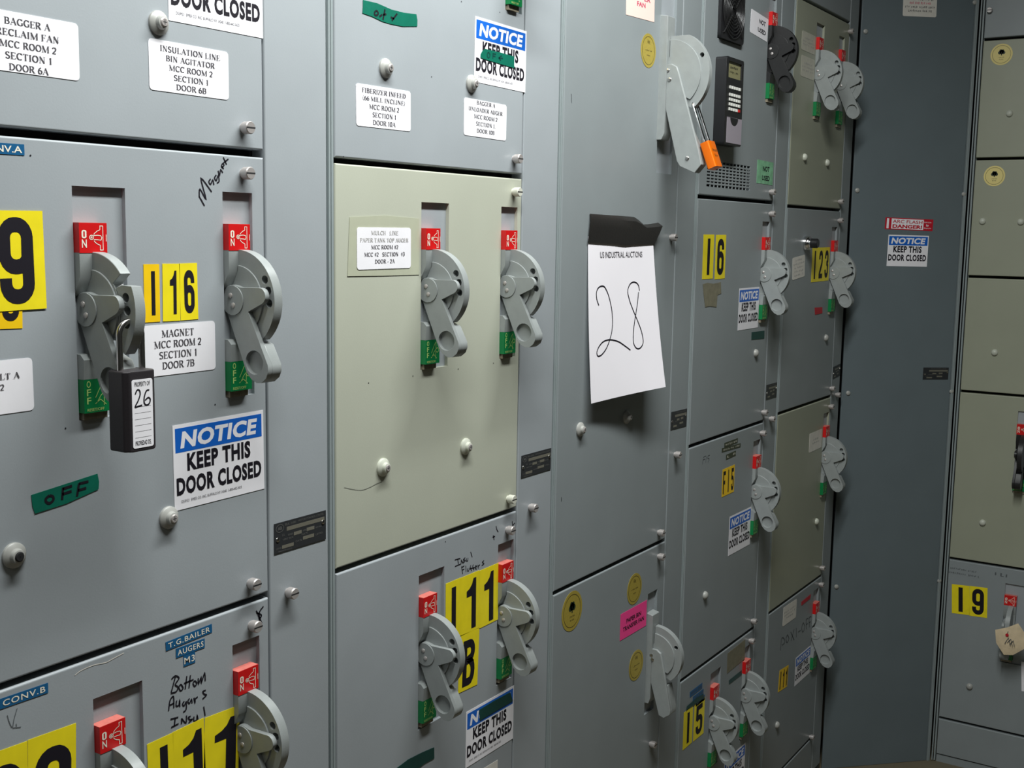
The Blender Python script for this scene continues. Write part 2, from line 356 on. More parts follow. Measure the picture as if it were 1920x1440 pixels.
def dense(L, k=6):
    # Catmull-Rom smoothing of a pen stroke
    if len(L) < 3: return list(L)
    P = [L[0]]+list(L)+[L[-1]]; out = []
    for i in range(1, len(P)-2):
        for j in range(k):
            t = j/k; a, b, c, d = P[i-1], P[i], P[i+1], P[i+2]
            out.append(tuple(.5*((2*b[m])+(-a[m]+c[m])*t+(2*a[m]-5*b[m]+4*c[m]-d[m])*t*t+(-a[m]+3*b[m]-3*c[m]+d[m])*t**3) for m in (0, 1)))
    return out+[L[-1]]
def strokes(mb, lines, w, k, fn=None, o=0.0):
    for ln in lines:
        V, F = ribbon(ln, w)
        mb.add([fn(*p) if fn else (p[0], -o, p[1]) for p in V], F, k)
# ------------------------------------------------------------------ doors, units, cabinets
def slab(mb, w, h, k, holes=(), depth=0.02, r=0.0022, x0=0.0, z0=0.0):
    # sheet-steel door: rounded front edge, blind rectangular recesses for the handle slots
    mb.flatshade = True
    steps = [(0.0, depth)] + [(r*(1-math.cos(a*PI/12)), r*(1-math.sin(a*PI/12))) for a in range(7)]
    for (i0, y0), (i1, y1) in zip(steps[:-1], steps[1:]):
        A = [(x0+i0, z0+i0), (x0+w-i0, z0+i0), (x0+w-i0, z0+h-i0), (x0+i0, z0+h-i0)]
        B = [(x0+i1, z0+i1), (x0+w-i1, z0+i1), (x0+w-i1, z0+h-i1), (x0+i1, z0+h-i1)]
        mb.add([(a, y0, b) for a, b in A]+[(a, y1, b) for a, b in B], [(i, (i+1) % 4, 4+(i+1) % 4, 4+i) for i in range(4)], k)
    mb.add([(x0, depth, z0), (x0+w, depth, z0), (x0+w, depth, z0+h), (x0, depth, z0+h)], [(0, 1, 2, 3)], k)
    outer = [(x0+r, z0+r), (x0+w-r, z0+r), (x0+w-r, z0+h-r), (x0+r, z0+h-r)]
    loops = [[Vector((a, b, 0)) for a, b in outer]] + [[Vector((a, b, 0)) for a, b in hp] for hp, d, fk in holes]
    flatp = [p for l in loops for p in l]
    mb.add([(p.x, 0, p.y) for p in flatp], [tuple(t) for t in tessellate_polygon(loops)], k)
    for hp, d, fk in holes:
        m = len(hp)
        mb.add([(a, 0, b) for a, b in hp]+[(a, d, b) for a, b in hp], [(i, (i+1) % m, m+(i+1) % m, m+i) for i in range(m)], k)
        mb.add([(a, d, b) for a, b in hp], [tuple(t) for t in tessellate_polygon([[Vector((a, b, 0)) for a, b in hp]])], fk)
def rect(x0, x1, z0, z1): return [(x0, z0), (x1, z0), (x1, z1), (x0, z1)]
_mesh = {}
def knob_mesh(k):
    if ('knob', k) in _mesh: return _mesh['knob', k]
    mb = MB(); mb.lathe([(.0048, 0), (.0048, .003), (.0066, .0032), (.0068, .0115), (.0060, .0126)], k, 18)
    mb.box(-.0062, .0062, -.0127, -.0120, -.0008, .0008, 'dark')
    _mesh['knob', k] = mb.mesh('latch_screw'); return _mesh['knob', k]
def plug_mesh(k, c):
    if ('plug', k, c) in _mesh: return _mesh['plug', k, c]
    mb = MB()
    mb.lathe([(.0118, 0), (.0118, .0022), (.0108, .0034), (.0078, .0046), (.0070, .0052), (.0060, .0088), (.0050, .0092)], k, 24)
    mb.lathe([(.0046, .0085), (.0046, .0096), (.0036, .0104)], c, 16)
    mb.box(-.0024, .0024, -.01045, -.0098, -.0004, .0004, 'dark'); mb.box(-.0004, .0004, -.01045, -.0098, -.0024, .0024, 'dark')
    _mesh['plug', k, c] = mb.mesh('cover_plug'); return _mesh['plug', k, c]
def dome_mesh(k):
    if ('dome', k) in _mesh: return _mesh['dome', k]
    mb = MB(); mb.lathe([(.0088, 0), (.0084, .003), (.0066, .0056), (.0036, .0072), (.0012, .0076)], k, 20)
    _mesh['dome', k] = mb.mesh('cover_plug'); return _mesh['dome', k]
class Unit:
    def __init__(s, fr, x0, x1, zt, zb, k, name, label, cat, group=None, slots=(), knobs=(), plugs=(), holes=(), knobk='knob', plugk='plug'):
        s.fr, s.x0, s.z0 = fr, x0, zb
        s.root = tag(empty(name, at(fr, x0, zb)), label, cat, group)
        mb = MB(); hs = [(rect(a-x0, b-x0, c-zb, d-zb), .005, 'blue') for a, b, c, d in slots] + [(rect(a-x0, b-x0, c-zb, d-zb), dd, 'dark') for a, b, c, d, dd in holes]
        slab(mb, x1-x0, zt-zb, k, hs)
        s.door = obj('door', mb, s.root)
        for x, z in knobs: obj('latch_screw', knob_mesh(knobk), s.door, T(min(x, x1-.009)-x0, z-zb))
        for q in plugs:
            x, z = q[:2]; kind = q[2] if len(q) > 2 else 'plug'
            me = dome_mesh(plugk) if kind == 'dome' else plug_mesh(plugk, kind if kind != 'plug' else 'knob')
            obj('cover_plug', me, s.door, T(x-x0, z-zb))
    def loc(s, x, z, o=0.0, ang=0.0): return T(x-s.x0, z-s.z0, o, ang)
    def writing(s, lines, w=0.0016, k='ink', name='handwriting'):
        mb = MB(); strokes(mb, [dense([(a-s.x0, b-s.z0) for a, b in ln], 4) for ln in lines], w, k, o=0.0003)
        return obj(name, mb.mesh(name, recalc=False), s.door)
# ------------------------------------------------------------------ rotary disconnect handle
def ozx(a, b, c): return (c, -a, b)
def handle_meshes(k):
    if ('h', k) in _mesh: return _mesh['h', k]
    D = {}
    c0 = .006                                            # pivot distance out of the door
    # mounting strip with lower lip and the dark gap beside the hub
    mb = MB(); mb.prism([(-.0047, .0530), (.0074, .0530), (.0074, .0310), (-.0022, .0130), (-.0047, .0130)], 0, .0307, k, mp=ozx)
    mb.prism([(-.0047, .0160), (-.0022, .0160), (.0066, .0290), (.0066, -.0430), (-.0047, -.0430)], .0122, .0302, k, mp=ozx)
    mb.prism([(-.0047, -.0420), (.0040, -.0420), (.0090, -.0470), (.0078, -.0655), (-.0047, -.0655)], 0, .0307, k, mp=ozx)
    D['strip'] = mb.mesh('mounting_strip')
    mb = MB(); mb.box(.002, .0285, -.004, .0047, -.1045, -.0978, 'fieldrust'); D['foot'] = mb.mesh('strip_foot')
    # on block
    fx = lambda p: (p-255)/370*.0307; fz = lambda p: (580-p)/440*.0278
    mb = MB(); mb.box(0, .0307, -.0078, .0047, 0, .0277, 'red'); mb.box(.0002, .0305, -.0076, .0047, .0277, .0279, 'dustyred')
    D['on'] = mb.mesh('on_block')
    mb = MB(); o = .0080
    put(mb, gothic('0'), (fx(285)+fx(350))/2, (fz(245)+fz(368))/2, fx(350)-fx(285), fz(245)-fz(368), 'paleink', o)
    put(mb, sans('N', .02), (fx(285)+fx(350))/2, (fz(383)+fz(505))/2, fx(350)-fx(285), fz(383)-fz(505), 'paleink', o)
    L = [[(530, 240), (530, 185), (568, 185), (568, 540), (530, 540), (530, 470)], [(530, 240), (490, 262), (460, 290), (445, 312)], [(530, 470), (490, 450), (462, 425), (447, 402)],
         [(440, 328), (500, 322), (540, 330), (553, 360), (540, 395), (500, 388), (445, 385)], circ(415, 353, 27, 32, 12, close=True), circ(415, 353, 9, 11, 8, close=True), [(612, 310), (612, 412)]]
    strokes(mb, [[(fx(a), fz(b)) for a, b in l] for l in L], .0007, 'paleink', o=o)
    D['on_text'] = mb.mesh('lettering', recalc=False)
    mb = MB(); mb.box(0, .0307, -.0078, .0047, 0, .0318, 'green')
    D['off'] = mb.mesh('off_block')
    mb = MB()
    for i, ch in enumerate('OFF'): put(mb, sans(ch, .015), .0052, .0272-.0078*i, .0046, .0064, 'limeink', o)
    put(mb, sans('RESET/OFF', .01), .0125, .0028, .019, .0028, 'limeink', o)
    L = [[(.012, .008), (.018, .012), (.0245, .0065)], circ(.0255, .0175, .003, n=10, close=True), [(.0125, .014), (.016, .02), (.019, .025), (.022, .028)], [(.014, .009), (.0185, .0155), (.024, .0205)], [(.022, .006), (.0228, .029)]]
    strokes(mb, L, .0007, 'limeink', o=o)
    D['off_text'] = mb.mesh('lettering', recalc=False)
    # quadrant plate standing out of the door, with raised inner sector and three lock holes
    R = .0535
    poly = circ(c0, 0, R, n=30, a0=PI/2, a1=-PI*50/180, close=True) + [(.012, -.028), (.0, -.02), (-.0035, 0), (-.0035, .012), (.0076, .032)]
    hl = [(circ(c0+.0457*math.cos(a), .0457*math.sin(a), .0046, n=12), .008, k) for a in (math.radians(30), math.radians(14.5), math.radians(-2))]
    mb = MB(); mb.prism(poly, .0138, .0256, k, hl, mp=ozx); D['quad'] = mb.mesh('quadrant_plate')
    mb = MB(); mb.prism(circ(c0, 0, .0372, n=20, a0=PI/2*.97, a1=-PI*46/180, close=True) + [(.010, -.022), (.0, -.012), (.0, .010), (.0078, .032)], .0118, .0140, k, mp=ozx); D['sector'] = mb.mesh('raised_sector')
    # lever: hub, pointer and grip
    def lever(dx=0):
        return circ(.0068, 0, .0165, n=10, a0=math.radians(238), a1=math.radians(66)-2*PI+2*PI, close=True)
    hub = [(.0068+.0165*math.cos(math.radians(a)), .0165*math.sin(math.radians(a))) for a in range(212, 68, -12)]
    hub = [(max(a_, -.0044), b_) for a_, b_ in hub]
    poly = hub + [(.0180, .0140), (.0430, .0146)] + circ(.0455, .0060, .0088, n=7, a0=math.radians(95), a1=math.radians(-65), close=True) + [(.0290, -.0112), (.0568, -.0660), (.0572, -.0735), (.0540, -.0805), (.0475, -.0855), (.0400, -.0862), (.0320, -.0825), (.0255, -.0755)]
    mb = MB(); mb.prism(poly, .0056, .0117, k, [(circ(.0372, -.0645, .0128, n=24), .0052, k)], mp=ozx); D['lever'] = mb.mesh('lever')
    grip = [(.0185, -.0350), (.0455, -.0455), (.0568, -.0660), (.0572, -.0735), (.0540, -.0805), (.0475, -.0855), (.0400, -.0862), (.0320, -.0825), (.0255, -.0755)]
    mb = MB(); mb.prism(grip, .0117, .0262, k, mp=ozx); D['grip'] = mb.mesh('grip')
    mb = MB(); mb.prism([(max(a_, -.0046), b_) for a_, b_ in circ(.0068, 0, .0160, n=28)], .0042, .0057, k, mp=ozx); D['hub'] = mb.mesh('hub_cap')
    mb = MB()
    mp = lambda x, y, z: (y+.0, -x, z)
    mb.lathe([(.0030, 0), (.0028, .0008), (.0016, .0014)], 'knob', 12, mp=lambda x, y, z: (y+.0042, -x, z)); D['rivet'] = mb.mesh('pivot_rivet')
    _mesh['h', k] = D; return D
def handle(u, x, zt, k='cast', notch=False, tabless=False):
    # x, zt: left top corner of the ON block on the door face
    D = handle_meshes(k); zh = zt-.0803
    P = obj('disconnect_handle', D['strip'], u.root, u.loc(x, zh))
    if k == 'blackcast': P['label'] = 'black handle'
    t = obj('on_block', D['on'], P, T(0, .0527)); t2 = None
    obj('strip_foot', D['foot'], P)
    a = obj('lettering', D['on_text'], P, T(0, .0527))
    b = obj('off_block', D['off'], P, T(0, -.0975)); c = obj('lettering', D['off_text'], P, T(0, -.0975))
    obj('quadrant_plate', quad_notch(k) if notch else D['quad'], P, bevel=.0009)
    if notch: obj('lock_tab', tab_mesh(k), P, bevel=.0008)
    obj('raised_sector', D['sector'], P, bevel=.0008); obj('lever', D['lever'], P, bevel=.0011)
    obj('grip', D['grip'], P, bevel=.0011); obj('hub_cap', D['hub'], P, bevel=.0005)
    for do, dz in ((.0046, .0050), (.0084, -.0052)): obj('pivot_rivet', D['rivet'], P, T(0, dz, do))
    return P, zh
def quad_notch(k):
    c0, R = .006, .0535
    poly = circ(c0, 0, R, n=16, a0=PI/2, a1=math.radians(40), close=True) + circ(c0, 0, .039, n=8, a0=math.radians(40), a1=math.radians(-46), close=True) + [(.012, -.028), (.0, -.02), (-.0035, 0), (-.0035, .012), (.0076, .032)]
    mb = MB(); mb.prism(poly, .0138, .0256, k, mp=ozx); return mb.mesh('quadrant_plate')
def tab_mesh(k):
    c0, R = .0085, .0575
    poly = circ(c0, 0, R, n=16, a0=math.radians(24), a1=math.radians(-44), close=True) + circ(c0, 0, .0375, n=10, a0=math.radians(-44), a1=math.radians(34), close=True) + [(c0+.046*math.cos(.55), .046*math.sin(.55))]
    hl = [(circ(c0+.0462*math.cos(a), .0462*math.sin(a), .0046, n=12), .008, k) for a in (math.radians(16), math.radians(1), math.radians(-14))]
    mb = MB(); mb.prism(poly, .0140, .0254, k, hl, mp=ozx); return mb.mesh('lock_tab')
def breaker(u, x, zc, strip, R, ri, co, lev, hubr, rivs, thick, screw=None, name='breaker_handle', flat=None):
    # larger lever operator: strip (z0,z1,width,depth) rel. to pivot height zc
    z0, z1, w, d = strip; k = 'cast'
    mb = MB(); mb.prism([(-.0045, z0), (d*.6, z0-.0), (d, z0+.012), (d, z1), (-.0045, z1+.003)], 0, w, k, mp=ozx)
    P = obj(name, mb, u.root, u.loc(x, zc), bevel=.0012)
    dx = .0125 if R > .06 else .0110
    top = flat if flat else R
    arc = [p for p in circ(co, 0, R, n=36, a0=PI/2, a1=math.radians(-52), close=True)]
    arc = [(a, min(b, top)) for a, b in arc]
    hl = [(circ(co+(R+ri)/2*math.cos(a), (R+ri)/2*math.sin(a), (R-ri)*.28, n=12), .011, 'dark') for a in (math.radians(27),)]
    mb = MB(); mb.prism(arc + [(.012, -.03), (-.003, 0), (-.003, .012), (d+.0005, R*.45)], dx, dx+.012, k, hl, mp=ozx)
    obj('quadrant_plate', mb, P, bevel=.001)
    mb = MB(); mb.prism(circ(co, 0, ri, n=28, a0=PI/2*.99, a1=math.radians(-46), close=True) + [(.010, -.02), (.001, 0), (d+.001, R*.42)], dx-.003, dx+.0005, k, mp=ozx)
    obj('raised_sector', mb, P, bevel=.001)
    mb = MB(); mb.prism(circ(co+R-.012, -R*.28, .006, .012, n=12), dx-.0004, dx+.002, 'dark', mp=ozx); 
    mb = MB(); mb.prism(lev, dx-.0095, dx-.0032, k, mp=ozx); obj('lever', mb, P, bevel=.0016)
    # grip behind the lever face, below the quadrant
    zmin = min(b for a, b in lev)
    g = [p for p in lev if p[1] < zmin*.55]
    g = sorted(g, key=lambda p: p[1]); lo = g
    mb = MB(); mb.prism(thick[1], dx-.0032, dx+thick[0], k, mp=ozx); obj('grip', mb, P, bevel=.0016)
    rm = MB(); rm.lathe([(.0040, 0), (.0038, .001), (.0022, .0018)], 'steel', 12, mp=lambda X, y, z: (y+dx-.0095, -X, z)); rv = rm.mesh('pivot_rivet')
    for do, dz in rivs: obj('pivot_rivet', rv, P, T(0, dz, do))
    if screw: obj('grip_screw', rv, P, T(0, screw[1], screw[0]))
    return P
# ------------------------------------------------------------------ cabinets (the section frames)
def nameplate(parent, fr_x0, fr_z0, q, full=False):
    cx, cz, w, h, a = q
    mb = MB(); mb.prism(rect(-w/2, w/2, -h/2, h/2), -.0009, .0003, 'plate', mp=lambda a_, b_, c_: (a_, c_, b_)); o = .0010
    F = [(.60, .73, .74, .13), (.44, .50, .15, .11), (.69, .52, .15, .11), (.25, .16, .22, .11), (.65, .26, .22, .11)]
    for a_, b_, c_, d_ in F: mb.box((a_-.5-c_/2)*w, (a_-.5+c_/2)*w, -.00105, -.0009, (b_-.5-d_/2)*h, (b_-.5+d_/2)*h, 'platefield')
    if full:
        tx = [('BUL 2100', .30, .89, .2, .075), ('MOTOR CONTROL CENTER', .70, .90, .5, .07), ('SERIES', .30, .52, .1, .06), ('AMPERES', .58, .52, .08, .06), ('VERT BUS', .25, .40, .2, .06), ('VOLTS', .57, .40, .12, .06), ('60 HZ', .85, .50, .12, .06), ('CAT NO', .08, .15, .1, .06), ('DATE', .46, .22, .12, .06), ('LISTED', .86, .26, .14, .06), ('MADE IN U.S.A.', .2, .04, .26, .05)]
        for t, a_, b_, c_, d_ in tx: put(mb, sans(t), (a_-.5)*w, (b_-.5)*h, c_*w, d_*h, 'plateink', .00112)
        strokes(mb, [circ(-.40*w, .31*h, .07*w, .13*h, 16, close=True)], .0006, 'plateink', o=.00112)
        put(mb, sans('AB', .02), -.40*w, .31*h, .075*w, .11*h, 'plateink', .00112)
        put(mb, sans('UL'), -.33*w, .06*h, .05*w, .08*h, 'plateink', .00112)
    else:
        for t, a_, b_, c_, d_ in [('MOTOR CONTROL CENTER', .6, .9, .6, .07), ('AMPERES', .3, .4, .2, .06), ('VOLTS', .6, .4, .15, .06), ('CAT NO', .14, .3, .1, .06)]: put(mb, sans(t), (a_-.5)*w, (b_-.5)*h, c_*w, d_*h, 'plateink', .00112)
    P = obj('nameplate', mb, parent, T(cx-fr_x0, cz-fr_z0, 0, a)); P['label'] = 'black engraved nameplate'
    rb = MB(); rb.lathe([(.0029, 0), (.0027, .0008), (.0012, .0013)], 'steel', 10); me = rb.mesh('rivet')
    obj('rivet', me, P, T(-w*.44, -h*.05, .0009)); obj('rivet', me, P, T(w*.44, h*.12, .0009))
ZT, ZB = .80, -1.435
def cabinet(x0, x1, xu, k, label, knobs, plate=None, full=False, right_trim=True, fk='frame'):
    # enclosure of one section: carcass, seam flanges, kick plate and the vertical wireway door on the right
    r = tag(empty('control_cabinet', at('W', x0, ZB)), label, 'electrical cabinet', 'sections of the control center row')
    L = x1-x0; mb = MB(); H = ZT-ZB
    for a, b, c, d, e, g in ((.0043, .0054, .004, .50, -.024, H+.03), (L-.0062, L-.0047, .004, .50, -.024, H+.03), (.0062, L-.0064, .48, .50, -.024, H+.03), (.0062, L-.0064, .022, .48, H+.022, H+.03), (.0062, L-.0064, .022, .48, -.012, -.004), (.0062, L-.0064, .05, .052, -.024, -.012)):
        mb.box(a, b, c, d, e, g, fk)
    mb.box(.0062, L-.0064, .022, .026, .003, H, 'dark')
    obj('carcass', mb, r)
    mb = MB(); mb.box(-.0038, -.0005, .0008, .02, -.024, H+.03, fk); mb.box(.0002, .0040, .0002, .0038, -.024, H+.03, fk)
    obj('seam_flange', mb, r, bevel=.0006)
    mb = MB(); slab(mb, x1-.0085-(xu+.0025), H, k, x0=xu+.0025-x0, z0=0, r=.0018); d = obj('wireway_door', mb, r)
    for x, z in knobs: obj('latch_screw', knob_mesh('knob'), d, T(x-x0, z-ZB))
    if plate:
        hw_ = min(plate[2], x1-xu-.020)/2; cx_ = min(max(plate[0], xu+.006+hw_), x1-.0125-hw_)
        nameplate(r, x0, ZB, (cx_, plate[1], hw_*2, plate[3], plate[4]), full)
    return r
# ------------------------------------------------------------------ stickers
def sticker(fr, q, name, label, cat, k, lines=(), r=.0, o=.0002, th=.0003, group=None, boxes=(), extra=None, wt=1.0):
    cx, cz, w, h, a = q
    mb = MB(); poly = rrect(w, h, r) if r else rect(-w/2, w/2, -h/2, h/2)
    mb.prism(poly, -th, 0, k, mp=lambda a_, b_, c_: (a_, c_, b_))
    S = tag(obj(name, mb, None, at(fr, cx, cz, o, a)), label, cat, group)
    e = th+.0001
    for nm, (bx, bz, bw, bh), bk in boxes:
        m2 = MB(); m2.box((bx-.5-bw/2)*w, (bx-.5+bw/2)*w, -e, -th+.00002, (bz-.5-bh/2)*h, (bz-.5+bh/2)*h, bk); obj(nm, m2, S)
        e2 = e
    if lines:
        by = {}
        for gl, bx, bz, bw, bh, kk, *sh in lines:
            nm = sh[1] if len(sh) > 1 else 'lettering'
            put(by.setdefault(nm, MB()), gl, (bx-.5)*w, (bz-.5)*h, bw*w, bh*h, kk, e+.0001, shear=sh[0] if sh else 0)
        for nm, m2 in by.items(): obj(nm, m2.mesh(nm, recalc=False), S)
    return S
def notice(fr, q, label, o=.0002, small=True):
    B, NB = sans('NOTICE', .035), None
    ln = [(sans('NOTICE', .042, 0, 1.06), .5, .815, .83, .20, 'white', .18, 'header_lettering'),
          (sans('KEEP THIS', .044, 0, 1.11), .49, .545, .70, .21, 'ink'), (sans('DOOR CLOSED', .044, 0, 1.11), .495, .275, .94, .21, 'ink')]
    if small: ln.append((sans('D53M21  EMED CO. INC. BUFFALO NY 14240  1-800-442-3633'), .40, .095, .66, .032, 'greyink'))
    return sticker(fr, q, 'notice_sign', label, 'sign', 'white', ln, o=o, boxes=[('header_band', (.5, .815, .955, .285), 'signblue')], group='notice signs on the doors')
def digit(fr, q, ch, k, label, o=.0002, box=(.5, .5, .5, .84), group='number stickers on the doors'):
    return sticker(fr, q, 'number_sticker', label, 'number sticker', k, [(gothic(ch), *box, 'ink', 0, 'digit')], o=o, group=group)
def serif_label(fr, q, rows, label, k='white', inks=None, cx=.5, top=.86, step=.178, hh=.118, unit=.088, name='circuit_label', r=.004, fit=None):
    ln = []
    for i, t in enumerate(rows):
        g = blur(t[1:]) if t[0] == '~' else serif(t, 1.15); wr = fit[i] if fit else min(.94, len(t)*unit)
        ln.append((g, cx, top-step*i, wr, hh, inks[i] if inks else 'greyink'))
    return sticker(fr, q, name, label, 'label', k, ln, r=r, group='printed circuit labels')
def patch(fr, pts, name, label, cat, k, o=.0003, th=.0004, writing=None, wk='ink', ww=.0016, group=None):
    cx = sum(p[0] for p in pts)/len(pts); cz = sum(p[1] for p in pts)/len(pts)
    mb = MB(); mb.prism([(a-cx, b-cz) for a, b in pts], -th, 0, k, mp=lambda a_, b_, c_: (a_, c_, b_))
    S = tag(obj(name, mb, None, at(fr, cx, cz, o)), label, cat, group)
    if writing:
        m2 = MB(); strokes(m2, [dense([(a-cx, b-cz) for a, b in ln], 4) for ln in writing], ww, wk, o=th+.0002); obj('handwriting', m2.mesh('handwriting', recalc=False), S)
    return S
def seal(fr, c, r, label, k='gold', o=.0002, leaf=True):
    mb = MB(); mb.prism(circ(0, 0, r, n=36), -.0003, 0, k, mp=lambda a_, b_, c_: (a_, c_, b_))
    S = tag(obj('round_seal', mb, None, at(fr, c[0], c[1], o)), label, 'seal sticker', 'round seal stickers')
    m2 = MB(); lk = 'leaf' if leaf else 'goldink'
    if leaf:
        for a, b, rr in ((0, .22, .2), (-.17, .16, .16), (.17, .16, .16), (-.08, .34, .14), (.1, .33, .13)): m2.add([(x*1., -.00042, z) for x, z in circ(a*r, b*r, rr*r, n=12)], [tuple(range(12))], lk)
        m2.box(-.05*r, .05*r, -.00042, -.0004, -.1*r, .1*r, lk)
    put(m2, blur('QUALIT'), 0, (-.28 if leaf else 0)*r, (.5 if leaf else .9)*r, .11*r, 'goldink', .00042); put(m2, blur('SEALX'), 0, (-.46 if leaf else -.28)*r, .36*r, .11*r, 'goldink', .00042)
    if not leaf: put(m2, blur('ABCDE'), 0, .5*r, .34*r, .30*r, 'goldink', .00042)
    strokes(m2, [circ(0, 0, .82*r, n=32, close=True)], .03*r, 'goldink', o=.00042)
    obj('emblem', m2.mesh('emblem', recalc=False), S)
    return S
# ------------------------------------------------------------------ the room
def struct(name, mb): o = obj(name, mb); o['kind'] = 'structure'; return o
m_ = MB(); m_.box(-3.2, 3.0, -3.0, .8, -.05, 0, 'floor'); struct('floor', m_)
m_ = MB(); m_.box(-3.2, 3.0, -3.0, .8, 2.95, 3.0, 'wall'); struct('ceiling', m_)
m_ = MB(); m_.box(-3.2, 3.0, .75, .8, 0, 2.95, 'wall'); struct('wall_back', m_)
m_ = MB(); m_.box(-3.2, 3.0, -3.0, -2.95, 0, 2.95, 'wall'); struct('wall_front', m_)
m_ = MB(); m_.box(-3.2, -3.15, -2.95, .75, 0, 2.95, 'wall'); struct('wall_left', m_)
m_ = MB(); m_.box(2.95, 3.0, -2.95, .75, 0, 2.95, 'wall'); struct('wall_right', m_)
# ------------------------------------------------------------------ section frames of the row
S0, S1, S2, S3, S4, S5 = -.508, -.0045, .5195, 1.0305, 1.5225, 1.9905
U1, U2, U3, U4, U5 = -.1145, .4095, .9405, 1.4365, 1.9125
cabinet(S0, S1, U1, 'blue', 'nearest control cabinet at far left with tall wireway door and big nameplate', [(-0.0837,-0.4208)], (-0.0615,-0.3533,0.0869,0.0354,-0.0059), True)
cabinet(S1, S2, U2, 'blue', 'second control cabinet from the left, around the pale green door', [(0.4474,-0.4215)], (0.4680,-0.3541,0.0864,0.0343,-0.0067), True)
cabinet(S2, S3, U3, 'slate', 'third control cabinet, behind the taped paper numbered 28', [(0.9702,-0.4182)], (0.9916,-0.3512,0.0861,0.0340,-0.0164))
cabinet(S3, S4, U4, 'slate', 'fourth control cabinet, the one with keypad and fan grille', [(1.4740,-0.4123)], (1.4954,-0.3489,0.0839,0.0333,0.0002))
cabinet(S4, S5, U5, 'slate', 'last control cabinet of the row, next to the corner panel', [(1.9534,-0.4090)], (1.9707,-0.3470,0.0654,0.0309,0.0722))
g_ = 'hinged unit doors of the control center row'
ct_ = 'equipment door'
def slot(x, zt, w=.042, dz=.0337, H=.219): return (x-.0006, x+w, zt+dz-H, zt+dz)
# --- section 1
A0, B0 = S0+.006, U1
ha, hb = (-0.3591,0.0018), (-0.1745,0.0032)
u = Unit('W', A0, B0, ZT, .0835, 'blue', 'starter_unit', 'blue grey door top left bearing the bin agitator label', ct_, g_, knobs=[(-0.1449,0.1049)], plugs=[(-0.2556,0.1964)])
u1 = Unit('W', A0, B0, .0755, -.4125, 'blue', 'starter_unit', 'blue grey door with the charcoal padlock and I 16 stickers', ct_, g_, [slot(ha[0], ha[1], .059), slot(hb[0], hb[1])], [(-0.1458,0.0573), (-0.1436,-0.3950)], [(-0.4337,-0.2969)+('dark',), (-0.2567,-0.2972)])
PL, zl = handle(u1, ha[0], ha[1], notch=True); PL['label'] = 'locked handle with pulled-out tab'
handle(u1, *hb)
hw = [[(-0.2071,0.0308),(-0.2002,0.0214)], [(-0.2071,0.0303),(-0.2060,0.0383),(-0.1981,0.0288),(-0.2043,0.0493),(-0.1901,0.0360)], [(-0.1913,0.0494),(-0.1938,0.0464),(-0.1914,0.0439),(-0.1884,0.0484),(-0.1870,0.0434)], [(-0.1834,0.0538),(-0.1859,0.0507),(-0.1835,0.0481),(-0.1809,0.0532),(-0.1796,0.0477),(-0.1826,0.0454)], [(-0.1808,0.0583),(-0.1789,0.0536),(-0.1773,0.0594),(-0.1744,0.0564)], [(-0.1758,0.0619),(-0.1725,0.0642),(-0.1742,0.0660),(-0.1760,0.0630),(-0.1728,0.0606)], [(-0.1733,0.0726),(-0.1688,0.0652)], [(-0.1732,0.0668),(-0.1661,0.0712)]]
u1.writing(hw, .0016)
hc, hd = (-0.3535,-0.4874), (-0.1702,-0.4893)
u1c = Unit('W', A0, B0, -.4195, ZB, 'blue', 'starter_unit', 'blue grey door bottom left marked Bottom Augars Insul', ct_, g_, [slot(hc[0], hc[1], .059, .0275), slot(hd[0], hd[1], .0405, .0295)], [(-0.1428,-0.4441)], [])
handle(u1c, *hc); handle(u1c, *hd)
